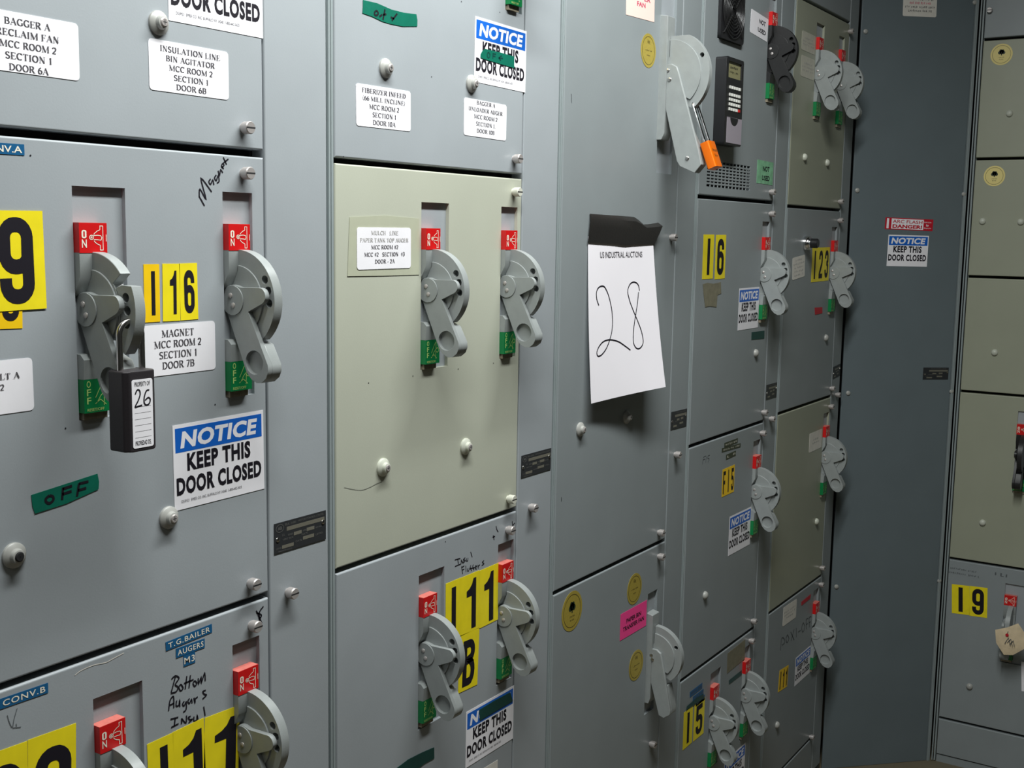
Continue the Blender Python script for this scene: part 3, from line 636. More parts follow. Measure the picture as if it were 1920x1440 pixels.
hw = [[(-0.2521,-0.4704),(-0.2579,-0.4850)], [(-0.2571,-0.4707),(-0.2520,-0.4688),(-0.2471,-0.4728),(-0.2523,-0.4781),(-0.2488,-0.4820),(-0.2513,-0.4863),(-0.2584,-0.4858)], [(-0.2447,-0.4802),(-0.2476,-0.4826),(-0.2453,-0.4873),(-0.2419,-0.4855),(-0.2447,-0.4802)], [(-0.2365,-0.4738),(-0.2390,-0.4876)], [(-0.2316,-0.4746),(-0.2339,-0.4881)], [(-0.2406,-0.4808),(-0.2274,-0.4807)], [(-0.2259,-0.4824),(-0.2282,-0.4848),(-0.2258,-0.4888),(-0.2230,-0.4861),(-0.2259,-0.4824)], [(-0.2209,-0.4812),(-0.2206,-0.4877),(-0.2169,-0.4817),(-0.2166,-0.4878),(-0.2119,-0.4785),(-0.2111,-0.4876)],
      [(-0.2618,-0.5038),(-0.2598,-0.4935),(-0.2550,-0.4905),(-0.2549,-0.5031)], [(-0.2600,-0.4982),(-0.2542,-0.4978)], [(-0.2509,-0.4962),(-0.2517,-0.5018),(-0.2481,-0.5022),(-0.2468,-0.4972),(-0.2468,-0.5047)], [(-0.2406,-0.5005),(-0.2431,-0.5028),(-0.2410,-0.5055),(-0.2382,-0.5021),(-0.2384,-0.5103),(-0.2424,-0.5121)], [(-0.2333,-0.4998),(-0.2360,-0.5021),(-0.2336,-0.5052),(-0.2308,-0.5018),(-0.2300,-0.5063)], [(-0.2274,-0.5010),(-0.2260,-0.5070),(-0.2254,-0.5029),(-0.2219,-0.5020)], [(-0.2105,-0.4982),(-0.2148,-0.4984),(-0.2129,-0.5019),(-0.2099,-0.5041),(-0.2155,-0.5066)],
      [(-0.2597,-0.5139),(-0.2492,-0.5153)], [(-0.2533,-0.5150),(-0.2547,-0.5228)], [(-0.2590,-0.5232),(-0.2489,-0.5225)], [(-0.2447,-0.5180),(-0.2451,-0.5242)], [(-0.2445,-0.5187),(-0.2390,-0.5252),(-0.2381,-0.5172)], [(-0.2323,-0.5200),(-0.2357,-0.5204),(-0.2334,-0.5237),(-0.2304,-0.5243),(-0.2354,-0.5265)], [(-0.2279,-0.5220),(-0.2280,-0.5270),(-0.2243,-0.5273),(-0.2234,-0.5224),(-0.2223,-0.5276)], [(-0.2140,-0.5156),(-0.2122,-0.5267)]]
u1c.writing(hw, .0017)
u1c.writing([[(-0.1343,-0.4296),(-0.1311,-0.4357),(-0.1274,-0.4476)], [(-0.1229,-0.4275),(-0.1300,-0.4344),(-0.1257,-0.4469)], [(-0.1338,-0.4321),(-0.1261,-0.4371),(-0.1295,-0.4408)]], .0018)
u1c.writing([[(-0.4463,-0.4437),(-0.4444,-0.4516),(-0.4417,-0.4568),(-0.4394,-0.4491),(-0.4361,-0.4407)], [(-0.4415,-0.4576),(-0.4330,-0.4598)], [(-0.4378,-0.4548),(-0.4375,-0.4579)]], .0007, 'pencil')
# --- section 2
A0, B0 = S1+.006, U2
hx, hy = (0.1690,0.0026), (0.3568,0.0017)
u2a = Unit('W', A0, B0, ZT, .0835, 'blue', 'starter_unit', 'blue grey door above the pale green one with two printed labels', ct_, g_, [slot((0.3591,0.3158)[0], (0.3591,0.3158)[1]+.1778, .042)], [(0.3861,0.1042)], [(0.0936,0.1960), (0.2769,0.1980)])
handle(u2a, (0.3591,0.3158)[0], (0.3591,0.3158)[1]+.1778)
u2b = Unit('W', A0, B0, .0765, -.4135, 'sage', 'starter_unit', 'pale green grey door with the mulch line label and two handles', ct_, g_, [slot(hx[0], hx[1], .060), slot(hy[0], hy[1])], [(0.3861,0.0571), (0.3849,-0.3964)], [(0.0899,-0.3007), (0.2725,-0.3005)], knobk='creamknob', plugk='sageplug')
handle(u2b, *hx); handle(u2b, *hy)
hx, hy = (0.1683,-0.4928), (0.3615,-0.4921)
u2c = Unit('W', A0, B0, -.4205, ZB, 'blue', 'starter_unit', 'blue grey door under the pale green one marked Insul Fluffers', ct_, g_, [slot(hx[0], hx[1], .0575, .0300), slot(hy[0], hy[1], .042, .0300)], [(0.3834,-0.4436)])
handle(u2c, *hx); handle(u2c, *hy)
e_ = 5.144
hw = [[(0.2501,-0.4594),(0.2637,-0.4604)], [(0.2574,-0.4601),(0.2593,-0.4675)], [(0.2508,-0.4691),(0.2659,-0.4688)], [(0.2658,-0.4627),(0.2659,-0.4682)], [(0.2658,-0.4630),(0.2707,-0.4687),(0.2711,-0.4627)], [(0.2759,-0.4620),(0.2719,-0.4635),(0.2760,-0.4666),(0.2720,-0.4681)], [(0.2785,-0.4638),(0.2791,-0.4679),(0.2822,-0.4677),(0.2827,-0.4641)], [(0.2892,-0.4565),(0.2931,-0.4653)],
      [(0.2670,-0.4727),(0.2697,-0.4843)], [(0.2670,-0.4745),(0.2736,-0.4736)], [(0.2681,-0.4787),(0.2737,-0.4782)], [(0.2772,-0.4742),(0.2779,-0.4832)], [(0.2814,-0.4791),(0.2823,-0.4833),(0.2851,-0.4831),(0.2858,-0.4793)], [(0.2902,-0.4766),(0.2887,-0.4790),(0.2919,-0.4853)], [(0.2871,-0.4814),(0.2939,-0.4815)], [(0.2964,-0.4772),(0.2949,-0.4793),(0.2982,-0.4856)], [(0.2939,-0.4821),(0.3002,-0.4821)], [(0.3013,-0.4826),(0.3047,-0.4819),(0.3023,-0.4801),(0.3013,-0.4839),(0.3050,-0.4857)], [(0.3075,-0.4801),(0.3090,-0.4860)], [(0.3084,-0.4825),(0.3134,-0.4812)], [(0.3235,-0.4773),(0.3192,-0.4788),(0.3236,-0.4823),(0.3177,-0.4834)]]
u2c.writing(hw, .0014)
u2c.writing([[(0.3978,-0.4337),(0.4023,-0.4511)], [(0.4058,-0.4375),(0.3951,-0.4430)], [(0.3470,-0.4444),(0.3495,-0.4519)], [(0.3452,-0.4472),(0.3518,-0.4470)], [(0.3542,-0.4319),(0.3563,-0.4377),(0.3602,-0.4423)]], .0016)
def specks(u, pts, r=.0009, name='paint_specks'):
    mb = MB()
    for a, b in pts: mb.add([(x, -.00025, z) for x, z in circ(a-u.x0, b-u.z0, r, n=8)], [tuple(range(8))], 'ink')
    obj(name, mb.mesh(name, recalc=False), u.door)
specks(u1, [(-0.3750,-0.1885),(-0.1904,-0.1874),(-0.4014,0.0602)]); specks(u2b, [(0.0624,-0.1895),(0.1520,-0.1893),(0.2538,-0.1892),(0.3410,-0.1885)]); specks(u2a, [(0.1880,0.1968),(0.2526,0.3016),(0.3446,0.3026),(0.0165,0.0846)]); specks(u2c, [(0.2275,-0.4282)])
u2b.writing([[(0.0160,-0.3140),(0.0309,-0.3187),(0.0470,-0.3229),(0.0615,-0.3228),(0.0782,-0.3202),(0.0888,-0.3193)]], .0006, 'faintmark', 'scratch')
u1c.writing([[(-0.3739,-0.4290),(-0.3666,-0.4265),(-0.3525,-0.4256),(-0.3382,-0.4273),(-0.3319,-0.4265),(-0.3164,-0.4241)]], .0009, 'offwhite', 'paint_chip')
# --- section 3
A0, B0 = S2+.006, U3
xb = (0.8469,0.3821)[0]
u3a = Unit('W', A0, B0, ZT, -.5765, 'slate', 'breaker_unit', 'long grey door carrying the paper numbered 28 and large lever', ct_, g_, [(.852, .9145, .108, .47)], [(0.9182,-0.0055), (0.9085,-0.5583)], [(0.5987,-0.3198), (0.7632,-0.3199)])
lev = [(-.0018, .006), (.0005, -.010), (.0385, -.1500), (.0440, -.1580), (.0735, -.1705), (.0860, -.1560), (.0785, -.1270), (.0372, .0020), (.0330, .0125), (.0230, .0180), (.0095, .0165), (.0020, .0125)]
grp = [(.0270, -.0900), (.0530, -.0800), (.0785, -.1270), (.0860, -.1560), (.0735, -.1705), (.0440, -.1580), (.0385, -.1500)]
P3 = breaker(u3a, .8490, .2770, (-.1120, .1000, .0297, .0148), .0755, .0605, .0150, lev, .017, [(.0160, .0070), (.0200, -.0088)], (.0120, grp), (.0590, -.1450), flat=.0665)
u3b = Unit('W', A0, B0, -.5835, ZB, 'slate', 'breaker_unit', 'grey door below the paper with pink sticker and gold seals', ct_, g_, [(.8735, .9140, -.9080, -.6700)], [(0.9120,-0.6057), (0.9031,-0.9759)])
lev = [(-.006, .004), (-.0050, -.010), (.0225, -.0980), (.0270, -.1130), (.0385, -.1165), (.0500, -.1080), (.0510, -.0980), (.0310, -.0060), (.0275, .0080), (.0190, .0135), (.0080, .0135), (-.0020, .0110)]
grp = [(.0165, -.0640), (.0405, -.0530), (.0510, -.0980), (.0500, -.1080), (.0385, -.1165), (.0270, -.1130), (.0225, -.0980)]
breaker(u3b, .8772, -.7900, (-.0950, .0790, .0288, .0096), .0560, .0420, .0105, lev, .016, [(.0080, .0010), (.0105, -.0070)], (.0190, grp))
u3a.writing([[(0.5467,0.2128),(0.5482,0.1992)]], .0009, 'ink', 'scratch'); u3a.writing([[(0.5437,-0.4232),(0.5440,-0.4303)]], .0012, 'ink', 'scratch')
# --- section 4
A0, B0 = S3+.006, U4
h1, h2, h3, h4, h5 = (1.3632,0.4667), (1.3787,-0.0030), (1.3814,-0.4853), (1.1912,-0.9575), (1.3724,-0.9568)
u4a = Unit('W', A0, B0, ZT, .0765, 'slate', 'drive_unit', 'grey door with black handle, keypad, fan grille and vent holes', ct_, g_, [slot(h1[0], h1[1])], [(1.4123,0.0948)], [], [(1.098, 1.2155, .376, .4925, .012), ((1.0732,0.1433)[0]-.0002, (1.2940,0.0932)[0]+.0002, (1.2940,0.0932)[1]-.0002, (1.0732,0.1433)[1]+.0002, .010)])
handle(u4a, *h1, k='blackcast')
u4b = Unit('W', A0, B0, .0690, -.4100, 'slate', 'starter_unit', 'grey door with I 6 stickers under the vent holes', ct_, g_, [slot(*h2)], [(1.4171,0.0478), (1.4251,-0.3916)], [(1.3673,-0.2539)+('dome',)])
handle(u4b, *h2)
u4c = Unit('W', A0, B0, -.4170, -.8905, 'slate', 'starter_unit', 'grey door with F 15 stickers and one handle', ct_, g_, [slot(*h3)], [(1.4209,-0.4382), (1.4161,-0.8727)], [(1.1405,-0.7410)+('dome',)])
handle(u4c, *h3)
u4c.writing([[(1.1029,-0.4589),(1.1086,-0.4443)], [(1.1086,-0.4446),(1.1203,-0.4441)], [(1.1067,-0.4498),(1.1161,-0.4497)], [(1.1232,-0.4455),(1.1197,-0.4580)], [(1.1394,-0.4455),(1.1308,-0.4457),(1.1294,-0.4504),(1.1372,-0.4526),(1.1312,-0.4595)]], .0014, 'pencil')
u4d = Unit('W', A0, B0, -.8975, ZB, 'slate', 'starter_unit', 'grey door at the bottom with I 5 stickers and two handles', ct_, g_, [slot(h4[0], h4[1], .055, .030), slot(h5[0], h5[1], .042, .030)], [(1.4081,-0.9171)])
handle(u4d, *h4); handle(u4d, *h5)
# --- section 5
A0, B0 = S4+.006, U5
h1, h1b, h2, h3, h4 = (1.6679,0.4582), (1.8355,0.4531), (1.8531,-0.0089), (1.8635,-0.4821), (1.8543,-0.9484)
u5z = Unit('W', A0, B0, ZT, .5315, 'slate', 'starter_unit', 'dark grey door corner at the very top beside the corner panel', ct_, g_)
u5a = Unit('W', A0, B0, .5245, .0710, 'olive', 'starter_unit', 'olive grey door with two handles and two faded labels', ct_, g_, [slot(h1[0], h1[1], .055), slot(h1b[0], h1b[1])], [(1.9189,0.5057), (1.8941,0.0886)], [(1.6224,0.1818)+('dome',), (1.7858,0.1784)+('dome',)], plugk='sageplug')
handle(u5a, *h1); handle(u5a, *h1b)
u5b = Unit('W', A0, B0, .0640, -.4050, 'slate', 'starter_unit', 'dark grey door with chrome pushbutton and I 23 stickers', ct_, g_, [slot(*h2)], [(1.8986,0.0414), (1.9037,-0.3870)], [(1.8447,-0.2525)+('dome',)])
handle(u5b, *h2)
bx, bz = (1.6554,-0.0156)
mb = MB(); mb.lathe([(.0165, 0), (.0165, .010), (.0150, .013), (.0122, .0132), (.0122, .016)], 'chrome', 28)
pb = obj('pushbutton', mb, u5b.door, u5b.loc(bx, bz)); mb = MB(); mb.lathe([(.0108, .0155), (.0108, .026), (.0090, .0285)], 'black', 24); 
mb2 = mb; mbx = MB(); mbx.lathe([(.0165, 0), (.0165, .010), (.0150, .013), (.0122, .0132), (.0122, .016)], 'chrome', 28); mbx.lathe([(.0112, .0150), (.0112, .030), (.0095, .0325)], 'black', 24)
pb.data = mbx.mesh('pushbutton'); pb['label'] = 'chrome ringed black pushbutton'
u5c = Unit('W', A0, B0, -.4120, -.8830, 'olive', 'starter_unit', 'olive grey door low in the last cabinet with plain white label', ct_, g_, [slot(*h3)], [(1.9074,-0.4344), (1.8988,-0.8624)], [(1.8440,-0.7268)+('dome',)], plugk='sageplug')
handle(u5c, *h3)
u5d = Unit('W', A0, B0, -.8900, -1.3280, 'slate', 'starter_unit', 'dark grey door at the bottom of the last cabinet with amber stickers', ct_, g_, [slot(*h4)], [(1.8970,-0.9068), (1.8822,-1.3221)], [(1.6181,-1.1944)+('dome',)])
handle(u5d, *h4)
u5d.writing([[(1.6196,-1.0049),(1.6251,-0.9760),(1.6425,-0.9811),(1.6478,-0.9929),(1.6293,-0.9942)], [(1.6665,-0.9779),(1.6562,-0.9851),(1.6654,-0.9981),(1.6779,-0.9915),(1.6665,-0.9779)], [(1.6894,-0.9776),(1.7186,-1.0068)], [(1.7146,-0.9779),(1.6946,-1.0019)], [(1.7304,-0.9789),(1.7340,-1.0043)], [(1.7463,-0.9939),(1.7644,-0.9949)], [(1.7824,-0.9795),(1.7719,-0.9906),(1.7840,-1.0047),(1.7967,-0.9941),(1.7824,-0.9795)], [(1.8106,-1.0052),(1.8047,-0.9786),(1.8212,-0.9789)], [(1.8066,-0.9919),(1.8190,-0.9918)], [(1.8335,-1.0060),(1.8276,-0.9799),(1.8443,-0.9802)], [(1.8295,-0.9926),(1.8421,-0.9933)]], .003, 'pencil')
u5e = Unit('W', A0, B0, -1.3350, ZB, 'slate', 'starter_unit', 'thin strip of grey door at the foot of the last cabinet', ct_, g_)
# --- fan guard, keypad and vent grid of the drive unit
mb = MB(); x0, x1, z0, z1 = 1.0985, 1.2150, .3765, .4920; cx, cz = (x0+x1)/2, (z0+z1)/2; X = lambda x: x-u4a.x0; Z = lambda z: z-u4a.z0
mb.prism([(X(cx)+a, Z(cz)+b) for a, b in rrect(.1165, .1155, .008)], -.0065, -.0002, 'black', [([(X(cx)+a, Z(cz)+b) for a, b in circ(0, 0, .0535, n=40)], .0062, None)], mp=lambda a, b, c: (a, c, b))
fg = obj('fan_housing', mb, u4a.root)
mb = MB()
for r in (.013, .0195, .026, .0325, .039, .0455, .052): mb.tube([(X(cx)+a, -.0085, Z(cz)+b) for a, b in circ(0, 0, r, n=40)], .0011, 'guard', 6, True)
for a in (PI/4, 3*PI/4, 5*PI/4, 7*PI/4): mb.tube([(X(cx)+.010*math.cos(a), -.0085, Z(cz)+.010*math.sin(a)), (X(cx)+.066*math.cos(a), -.0085, Z(cz)+.066*math.sin(a)), (X(cx)+.066*math.cos(a), -.0065, Z(cz)+.066*math.sin(a))], .0013, 'guard', 6)
obj('finger_guard', mb, fg)
mb = MB(); mb.lathe([(.019, -.010), (.019, .001), (.017, .003)], 'matblack', 24, c=(X(cx), 0, Z(cz)))
for i in range(7):
    a = 2*PI*i/7; ca, sa = math.cos(a), math.sin(a); P = [(.019, -.008), (.051, -.010), (.051, .012), (.019, .008)]
    mb.add([(X(cx)+p*ca-q*sa, .009 if q < 0 else .003, Z(cz)+p*sa+q*ca) for p, q in P]+[(X(cx)+p*ca-q*sa, .0105 if q < 0 else .0045, Z(cz)+p*sa+q*ca) for p, q in P], [(0,1,2,3),(4,5,6,7),(0,1,5,4),(1,2,6,5),(2,3,7,6),(3,0,4,7)], 'matblack')
obj('fan_rotor', mb, fg)
mb = MB(); nx, nz = 12, 8; (x0, z1), (x1, z0) = (1.0732,0.1433), (1.2940,0.0932); px, pz = (x1-x0)/nx, (z1-z0)/nz
for i in range(nx+1): mb.box(X(x0+i*px)-(.0017 if 0 < i < nx else .0001), X(x0+i*px)+(.0017 if 0 < i < nx else .0001), .0001, .0012, Z(z0), Z(z1), 'slate')
for j in range(nz+1): mb.box(X(x0), X(x1), .00005, .0011, Z(z0+j*pz)-(.0017 if 0 < j < nz else .0001), Z(z0+j*pz)+(.0017 if 0 < j < nz else .0001), 'slate')
obj('vent_grid', mb, u4a.root)
kx0, kx1, kz0, kz1 = 1.0945, 1.1808, .1745, .3405
mb = MB(); kw, kh = kx1-kx0, kz1-kz0
mb.prism([(a, b) for a, b in rrect(kw, kh, .005)], -.0232, 0, 'black', [(rect(-kw/2+.011, kw/2-.010, kh/2-.0385, kh/2-.008), .003, 'lcd')], mp=lambda a, b, c: (a, c, b))
kp = obj('keypad_module', mb, u4a.root, u4a.loc((kx0+kx1)/2, (kz0+kz1)/2), bevel=.0012); kp['label'] = 'black keypad module with small screen'
mb = MB(); put(mb, blur('READY'), 0, kh/2-.018, .036, .005, 'ink', .0205); put(mb, blur('0.00 HZ'), 0, kh/2-.027, .040, .005, 'ink', .0205); obj('screen_lettering', mb.mesh('screen_lettering', recalc=False), kp)
km = MB(); km.box(-.0037, .0037, -.0017, 0, -.0027, .0027, 'keys'); kme = km.mesh('key'); kr = MB(); kr.box(-.0037, .0037, -.0017, 0, -.0027, .0027, 'red'); kre = kr.mesh('key')
for j, zz in enumerate((.2842, .2703, .2612, .2521, .2428)):
    for i in range(5):
        o_ = obj('key', kre if (j == 4 and i == 4) else kme, kp, T(1.1155+i*.0118-(kx0+kx1)/2, zz-(kz0+kz1)/2, .0232))
mb = MB(); mb.prism(rect(1.1055-(kx0+kx1)/2, 1.1795-(kx0+kx1)/2, .1785-(kz0+kz1)/2, .2275-(kz0+kz1)/2), -.0238, -.0230, 'lilac', mp=lambda a, b, c: (a, c, b)); put(mb, blur('CONTROL'), -.022, -.045+.0155, .022, .0035, 'greyink', .0240); obj('cover_plate', mb, kp)
mb = MB(); mb.prism(circ(.002, -.0305+.0, .019, .014, 20, PI, 2*PI, True), -.0244, -.0236, 'black', [], mp=lambda a, b, c: (a, c, b)); obj('finger_grip', mb, kp)
# ------------------------------------------------------------------ corner panel and post
cw = (XR-XC)*2**.5
r_ = tag(empty('corner_enclosure', at('C', 0, ZB-.024)), 'tall dark grey blank enclosure front set across the corner with notice sign', 'electrical cabinet')
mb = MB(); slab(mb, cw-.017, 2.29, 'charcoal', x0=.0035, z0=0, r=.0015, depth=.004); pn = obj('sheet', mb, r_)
rm = MB(); rm.lathe([(.0062, 0), (.0058, .0025), (.0034, .0042), (.001, .0046)], 'plug', 14); rme = rm.mesh('screw')
for q in ((0.0161,0.1207), (0.3243,0.1180), (0.0213,-0.4095), (0.3261,-0.4091), (0.0174,-0.9387), (0.3264,-0.9371), (0.3197,0.6085), (.0155, .52)): obj('screw', rme, pn, T(q[0], q[1]-ZB+.024))
nameplate(r_, 0, ZB-.024, (0.2752,-0.3597,0.0752,0.0324,-0.0092))
mb = MB()
for a, b, y0, y1 in ((cw-.0120, cw-.0080, -.004, .006), (cw-.0065, cw-.0030, -.002, .006)): mb.box(a, b, y0, y1, 0, 2.29, 'frame')
obj('corner_post', mb, r_, bevel=.0006)
# ------------------------------------------------------------------ right-hand cabinet
TW0, TW1 = .0150, .41
r_ = tag(empty('control_cabinet', at('T', 0, ZB)), 'right-hand control cabinet with olive doors, cut by the picture edge', 'electrical cabinet', 'sections of the control center row')
mb = MB(); H = ZT-ZB
mb.box(.0135, .0148, .010, .45, -.024, H+.03, 'frame'); mb.box(.5065, .508, .010, .45, -.024, H+.03, 'frame'); mb.box(.0148, .5065, .43, .45, -.024, H+.03, 'frame'); mb.box(.0148, .5065, .0225, .026, .0, H+.03, 'dark'); mb.box(.0148, .5065, .004, .008, -.024, -.003, 'slate')
obj('carcass', mb, r_)
mb = MB(); mb.box(.0030, .0062, -.002, .006, -.022, H+.03, 'frame'); mb.box(.0085, .0128, .0005, .008, -.022, H+.03, 'frame'); obj('edge_trim', mb, r_, bevel=.0006)
mb = MB(); slab(mb, .09, H, 'slate', x0=.4130, z0=0); obj('wireway_door', mb, r_)
gz = [ZT, .5145, .2095, -.0985, -.4065, -.8705, -1.3295]
kz = ['slate', 'olive', 'olive', 'olive', 'olive', 'slate']
lb = ['dark grey door at the top of the right-hand cabinet above the seals', 'olive grey door with cream seal, upper one of the right-hand cabinet', 'olive grey door with cream seal, second from top of right-hand cabinet', 'plain olive grey door in the middle of the right-hand cabinet', 'tall olive grey door with dark handle at right picture edge', 'dark grey door with I 9 stickers and manila tag']
hr1, hr2 = (0.1643,-0.4807), (0.1641,-0.9450)
pls = [[], [(0.0909,0.3234)], [(0.0428,0.0473), (0.1366,0.0467)], [(0.0952,-0.2967)], [(0.0949,-0.7586)], [(0.0906,-1.2212)]]
kns = [[(0.0270,0.5863)], [], [], [], [], []]
UR = []
for i in range(6):
    sl = [slot(hr1[0], hr1[1], .06)] if i == 4 else [slot(hr2[0], hr2[1], .06, .030)] if i == 5 else []
    UR.append(Unit('T', TW0, TW1, gz[i]-.0035 if i else ZT, gz[i+1]+.0035, kz[i], 'starter_unit', lb[i], ct_, 'unit doors of the right-hand cabinet', sl, kns[i], [p+('dome',) for p in pls[i]], plugk='sageplug' if kz[i] == 'olive' else 'plug'))
handle(UR[4], *hr1, k='blackcast'); handle(UR[5], *hr2)
UR.append(Unit('T', TW0, TW1, gz[6]-.0035, ZB, 'slate', 'starter_unit', 'low dark grey kick door at the foot of the right-hand cabinet', ct_, 'unit doors of the right-hand cabinet'))
# ------------------------------------------------------------------ stickers: section 1
serif_label('W', (-0.3998,0.1562,0.1042,0.0509,-0.0018), ['BAGGER A', 'RECLAIM FAN', 'MCC ROOM 2', 'SECTION 1', 'DOOR 6A'], 'white label at top left reading BAGGER A RECLAIM FAN', fit=[.44, .60, .54, .44, .38], top=.84, step=.19)
serif_label('W', (-0.2162,0.1563,0.1036,0.0489,0.0017), ['INSULATION LINE', 'BIN AGITATOR', 'MCC ROOM 2', 'SECTION 1', 'DOOR 6B'], 'white label reading INSULATION LINE BIN AGITATOR', fit=[.75, .62, .55, .43, .38], top=.845, step=.182, cx=.51)
ns = (-0.1841,-0.2470,0.1286,0.0897,0.0090)
bl_, br_ = (-0.2423,0.2010), (-0.1143,0.2019)
notice('W', ((bl_[0]+br_[0])/2, (bl_[1]+br_[1])/2+ns[3]/2, ns[2], ns[3], math.atan2(br_[1]-bl_[1], br_[0]-bl_[0])), 'keep this door closed sign cut off by the top edge of the picture')
notice('W', ns, 'keep this door closed sign beneath the magnet door handle, largest in view')
sticker('W', (-0.4376,0.0644,0.0602,0.0095,0.0069), 'embossed_label', 'short blue embossed strip ending NV.A at left picture edge', 'label', 'dymo', [(sans('CONV.A', .012), .60, .5, .72, .62, 'paleink')], group='embossed tape labels')
digit('W', (-0.4286,-0.0325,0.0743,0.0877,0.0123), '9', 'yellow', 'large yellow sticker with a black 9 at the left picture edge', o=.0007, box=(.62, .50, .46, .87))
digit('W', (-0.4360,-0.0656,0.0416,0.0527,-0.0272), 'J', 'amber', 'amber sticker peeping out under the large yellow 9', box=(.72, .50, .40, .74))
serif_label('W', (-0.4577,-0.1436,0.1007,0.0479,0.0061), ['CONVEYOR BELT A', 'MCC ROOM 2', 'SECTION 1', 'DOOR 7A'], 'white label with A and 2 at left picture edge', fit=[.82, .5, .4, .34], top=.70, step=.2, cx=.46)
digit('W', (-0.2709,-0.0663,0.0195,0.0575,-0.0044), 'I', 'amber', 'amber I sticker directly above the magnet label', box=(.58, .50, .24, .76))
digit('W', (-0.2463,-0.0664,0.0223,0.0579,-0.0132), '1', 'yellow', 'yellow 1 sticker in the number I 16', box=(.60, .50, .38, .76))
digit('W', (-0.2235,-0.0663,0.0234,0.0580,0.0099), '6', 'yellow', 'yellow 6 sticker in the number I 16', box=(.52, .50, .58, .76))
serif_label('W', (-0.2378,-0.1240,0.0977,0.0515,0.0028), ['MAGNET', 'MCC ROOM 2', 'SECTION 1', 'DOOR 7B'], 'white label reading MAGNET beside the charcoal padlock', fit=[.43, .63, .50, .43], top=.82, step=.21, hh=.145, cx=.485)
patch('W', [(-0.4136,-0.2450),(-0.3415,-0.2372),(-0.3400,-0.2453),(-0.3408,-0.2525),(-0.3769,-0.2599),(-0.4105,-0.2630),(-0.4129,-0.2551)], 'tape_strip', 'green tape strip marked OFF beneath the large padlock', 'tape', 'tape', group='green OFF tapes', writing=[[(-0.3950,-0.2489),(-0.3989,-0.2512),(-0.3984,-0.2545),(-0.3949,-0.2561),(-0.3911,-0.2538),(-0.3915,-0.2504),(-0.3950,-0.2489)], [(-0.3802,-0.2439),(-0.3818,-0.2555)], [(-0.3806,-0.2452),(-0.3705,-0.2440)], [(-0.3814,-0.2502),(-0.3711,-0.2490)], [(-0.3626,-0.2429),(-0.3654,-0.2551)], [(-0.3626,-0.2433),(-0.3522,-0.2430)], [(-0.3640,-0.2496),(-0.3549,-0.2488)]], ww=.0026)
eb = [('T.G.BAILER', (-0.2321,-0.4323,0.0634,0.0095,0.0350), 'blue embossed strip reading T.G. BAILER'), ('AUGERS', (-0.2308,-0.4448,0.0394,0.0102,0.0003), 'blue embossed strip reading AUGERS'), ('M3', (-0.2327,-0.4564,0.0159,0.0119,0.0080), 'small blue embossed strip reading M3')]
for t, q, l in eb: sticker('W', q, 'embossed_label', l, 'label', 'dymo', [(sans(t, .012, 0, 1.15), .5, .5, .90, .60, 'paleink')], group='embossed tape labels')
sticker('W', (-0.4437,-0.4311,0.0805,0.0097,-0.0151), 'embossed_label', 'blue embossed strip reading T CONV.B at left picture edge', 'label', 'dymo', [(sans('BELT CONV.B', .012, 0, 1.15), .5, .5, .92, .60, 'paleink')], group='embossed tape labels')
q = (-0.4015,-0.4982,0.0522,0.0447,-0.0393)
def tall(q, h, lift=0): return (q[0]+math.sin(q[4])*(h-q[3])/2, q[1]-math.cos(q[4])*(h-q[3])/2, q[2], h, q[4])
digit('W', tall(q, .105), '0', 'yellow', 'large yellow 0 sticker at bottom left, beside the red block', box=(.52, .46, .76, .80))
q = (-0.4536,-0.4960,0.0513,0.0430,-0.0339)
digit('W', tall(q, .105), '2', 'yellow', 'large yellow sticker half outside the bottom left corner', box=(.52, .46, .76, .80))
for ch, q, l in (('I', (-0.2736,-0.5527,0.0339,0.0459,0.0129), 'yellow I sticker under the words Bottom Augars Insul'), ('1', (-0.2353,-0.5515,0.0428,0.0457,0.0220), 'yellow middle 1 sticker under the words Bottom Augars Insul'), ('1', (-0.1883,-0.5535,0.0514,0.0463,-0.0488), 'yellow rightmost 1 sticker under the words Bottom Augars Insul')):
    digit('W', tall(q, .082), ch, 'yellow', l, box=(.62 if ch == 'I' else .60, .47, .30 if ch == 'I' else .62, .82))
# section 2
patch('W', [(0.0515,0.2698),(0.0772,0.2704),(0.1047,0.2675),(0.1299,0.2676),(0.1547,0.2698),(0.1570,0.2628),(0.1567,0.2552),(0.1268,0.2507),(0.1037,0.2501),(0.0880,0.2505),(0.0682,0.2534),(0.0505,0.2545),(0.0515,0.2624)], 'tape_strip', 'wavy green tape strip marked OFF at the top of the second cabinet', 'tape', 'tape', group='green OFF tapes', writing=[[(0.0764,0.2616),(0.0728,0.2591),(0.0728,0.2560),(0.0770,0.2562),(0.0795,0.2592),(0.0764,0.2616)], [(0.0922,0.2656),(0.0884,0.2525)], [(0.0816,0.2553),(0.0871,0.2585)], [(0.0884,0.2585),(0.0947,0.2603)], [(0.1159,0.2642),(0.1055,0.2543)], [(0.1033,0.2580),(0.1103,0.2572)]], ww=.0024)
notice('W', (0.3492,0.2444,0.1299,0.0865,-0.0080), 'keep this door closed sign with a green tape across its lettering')
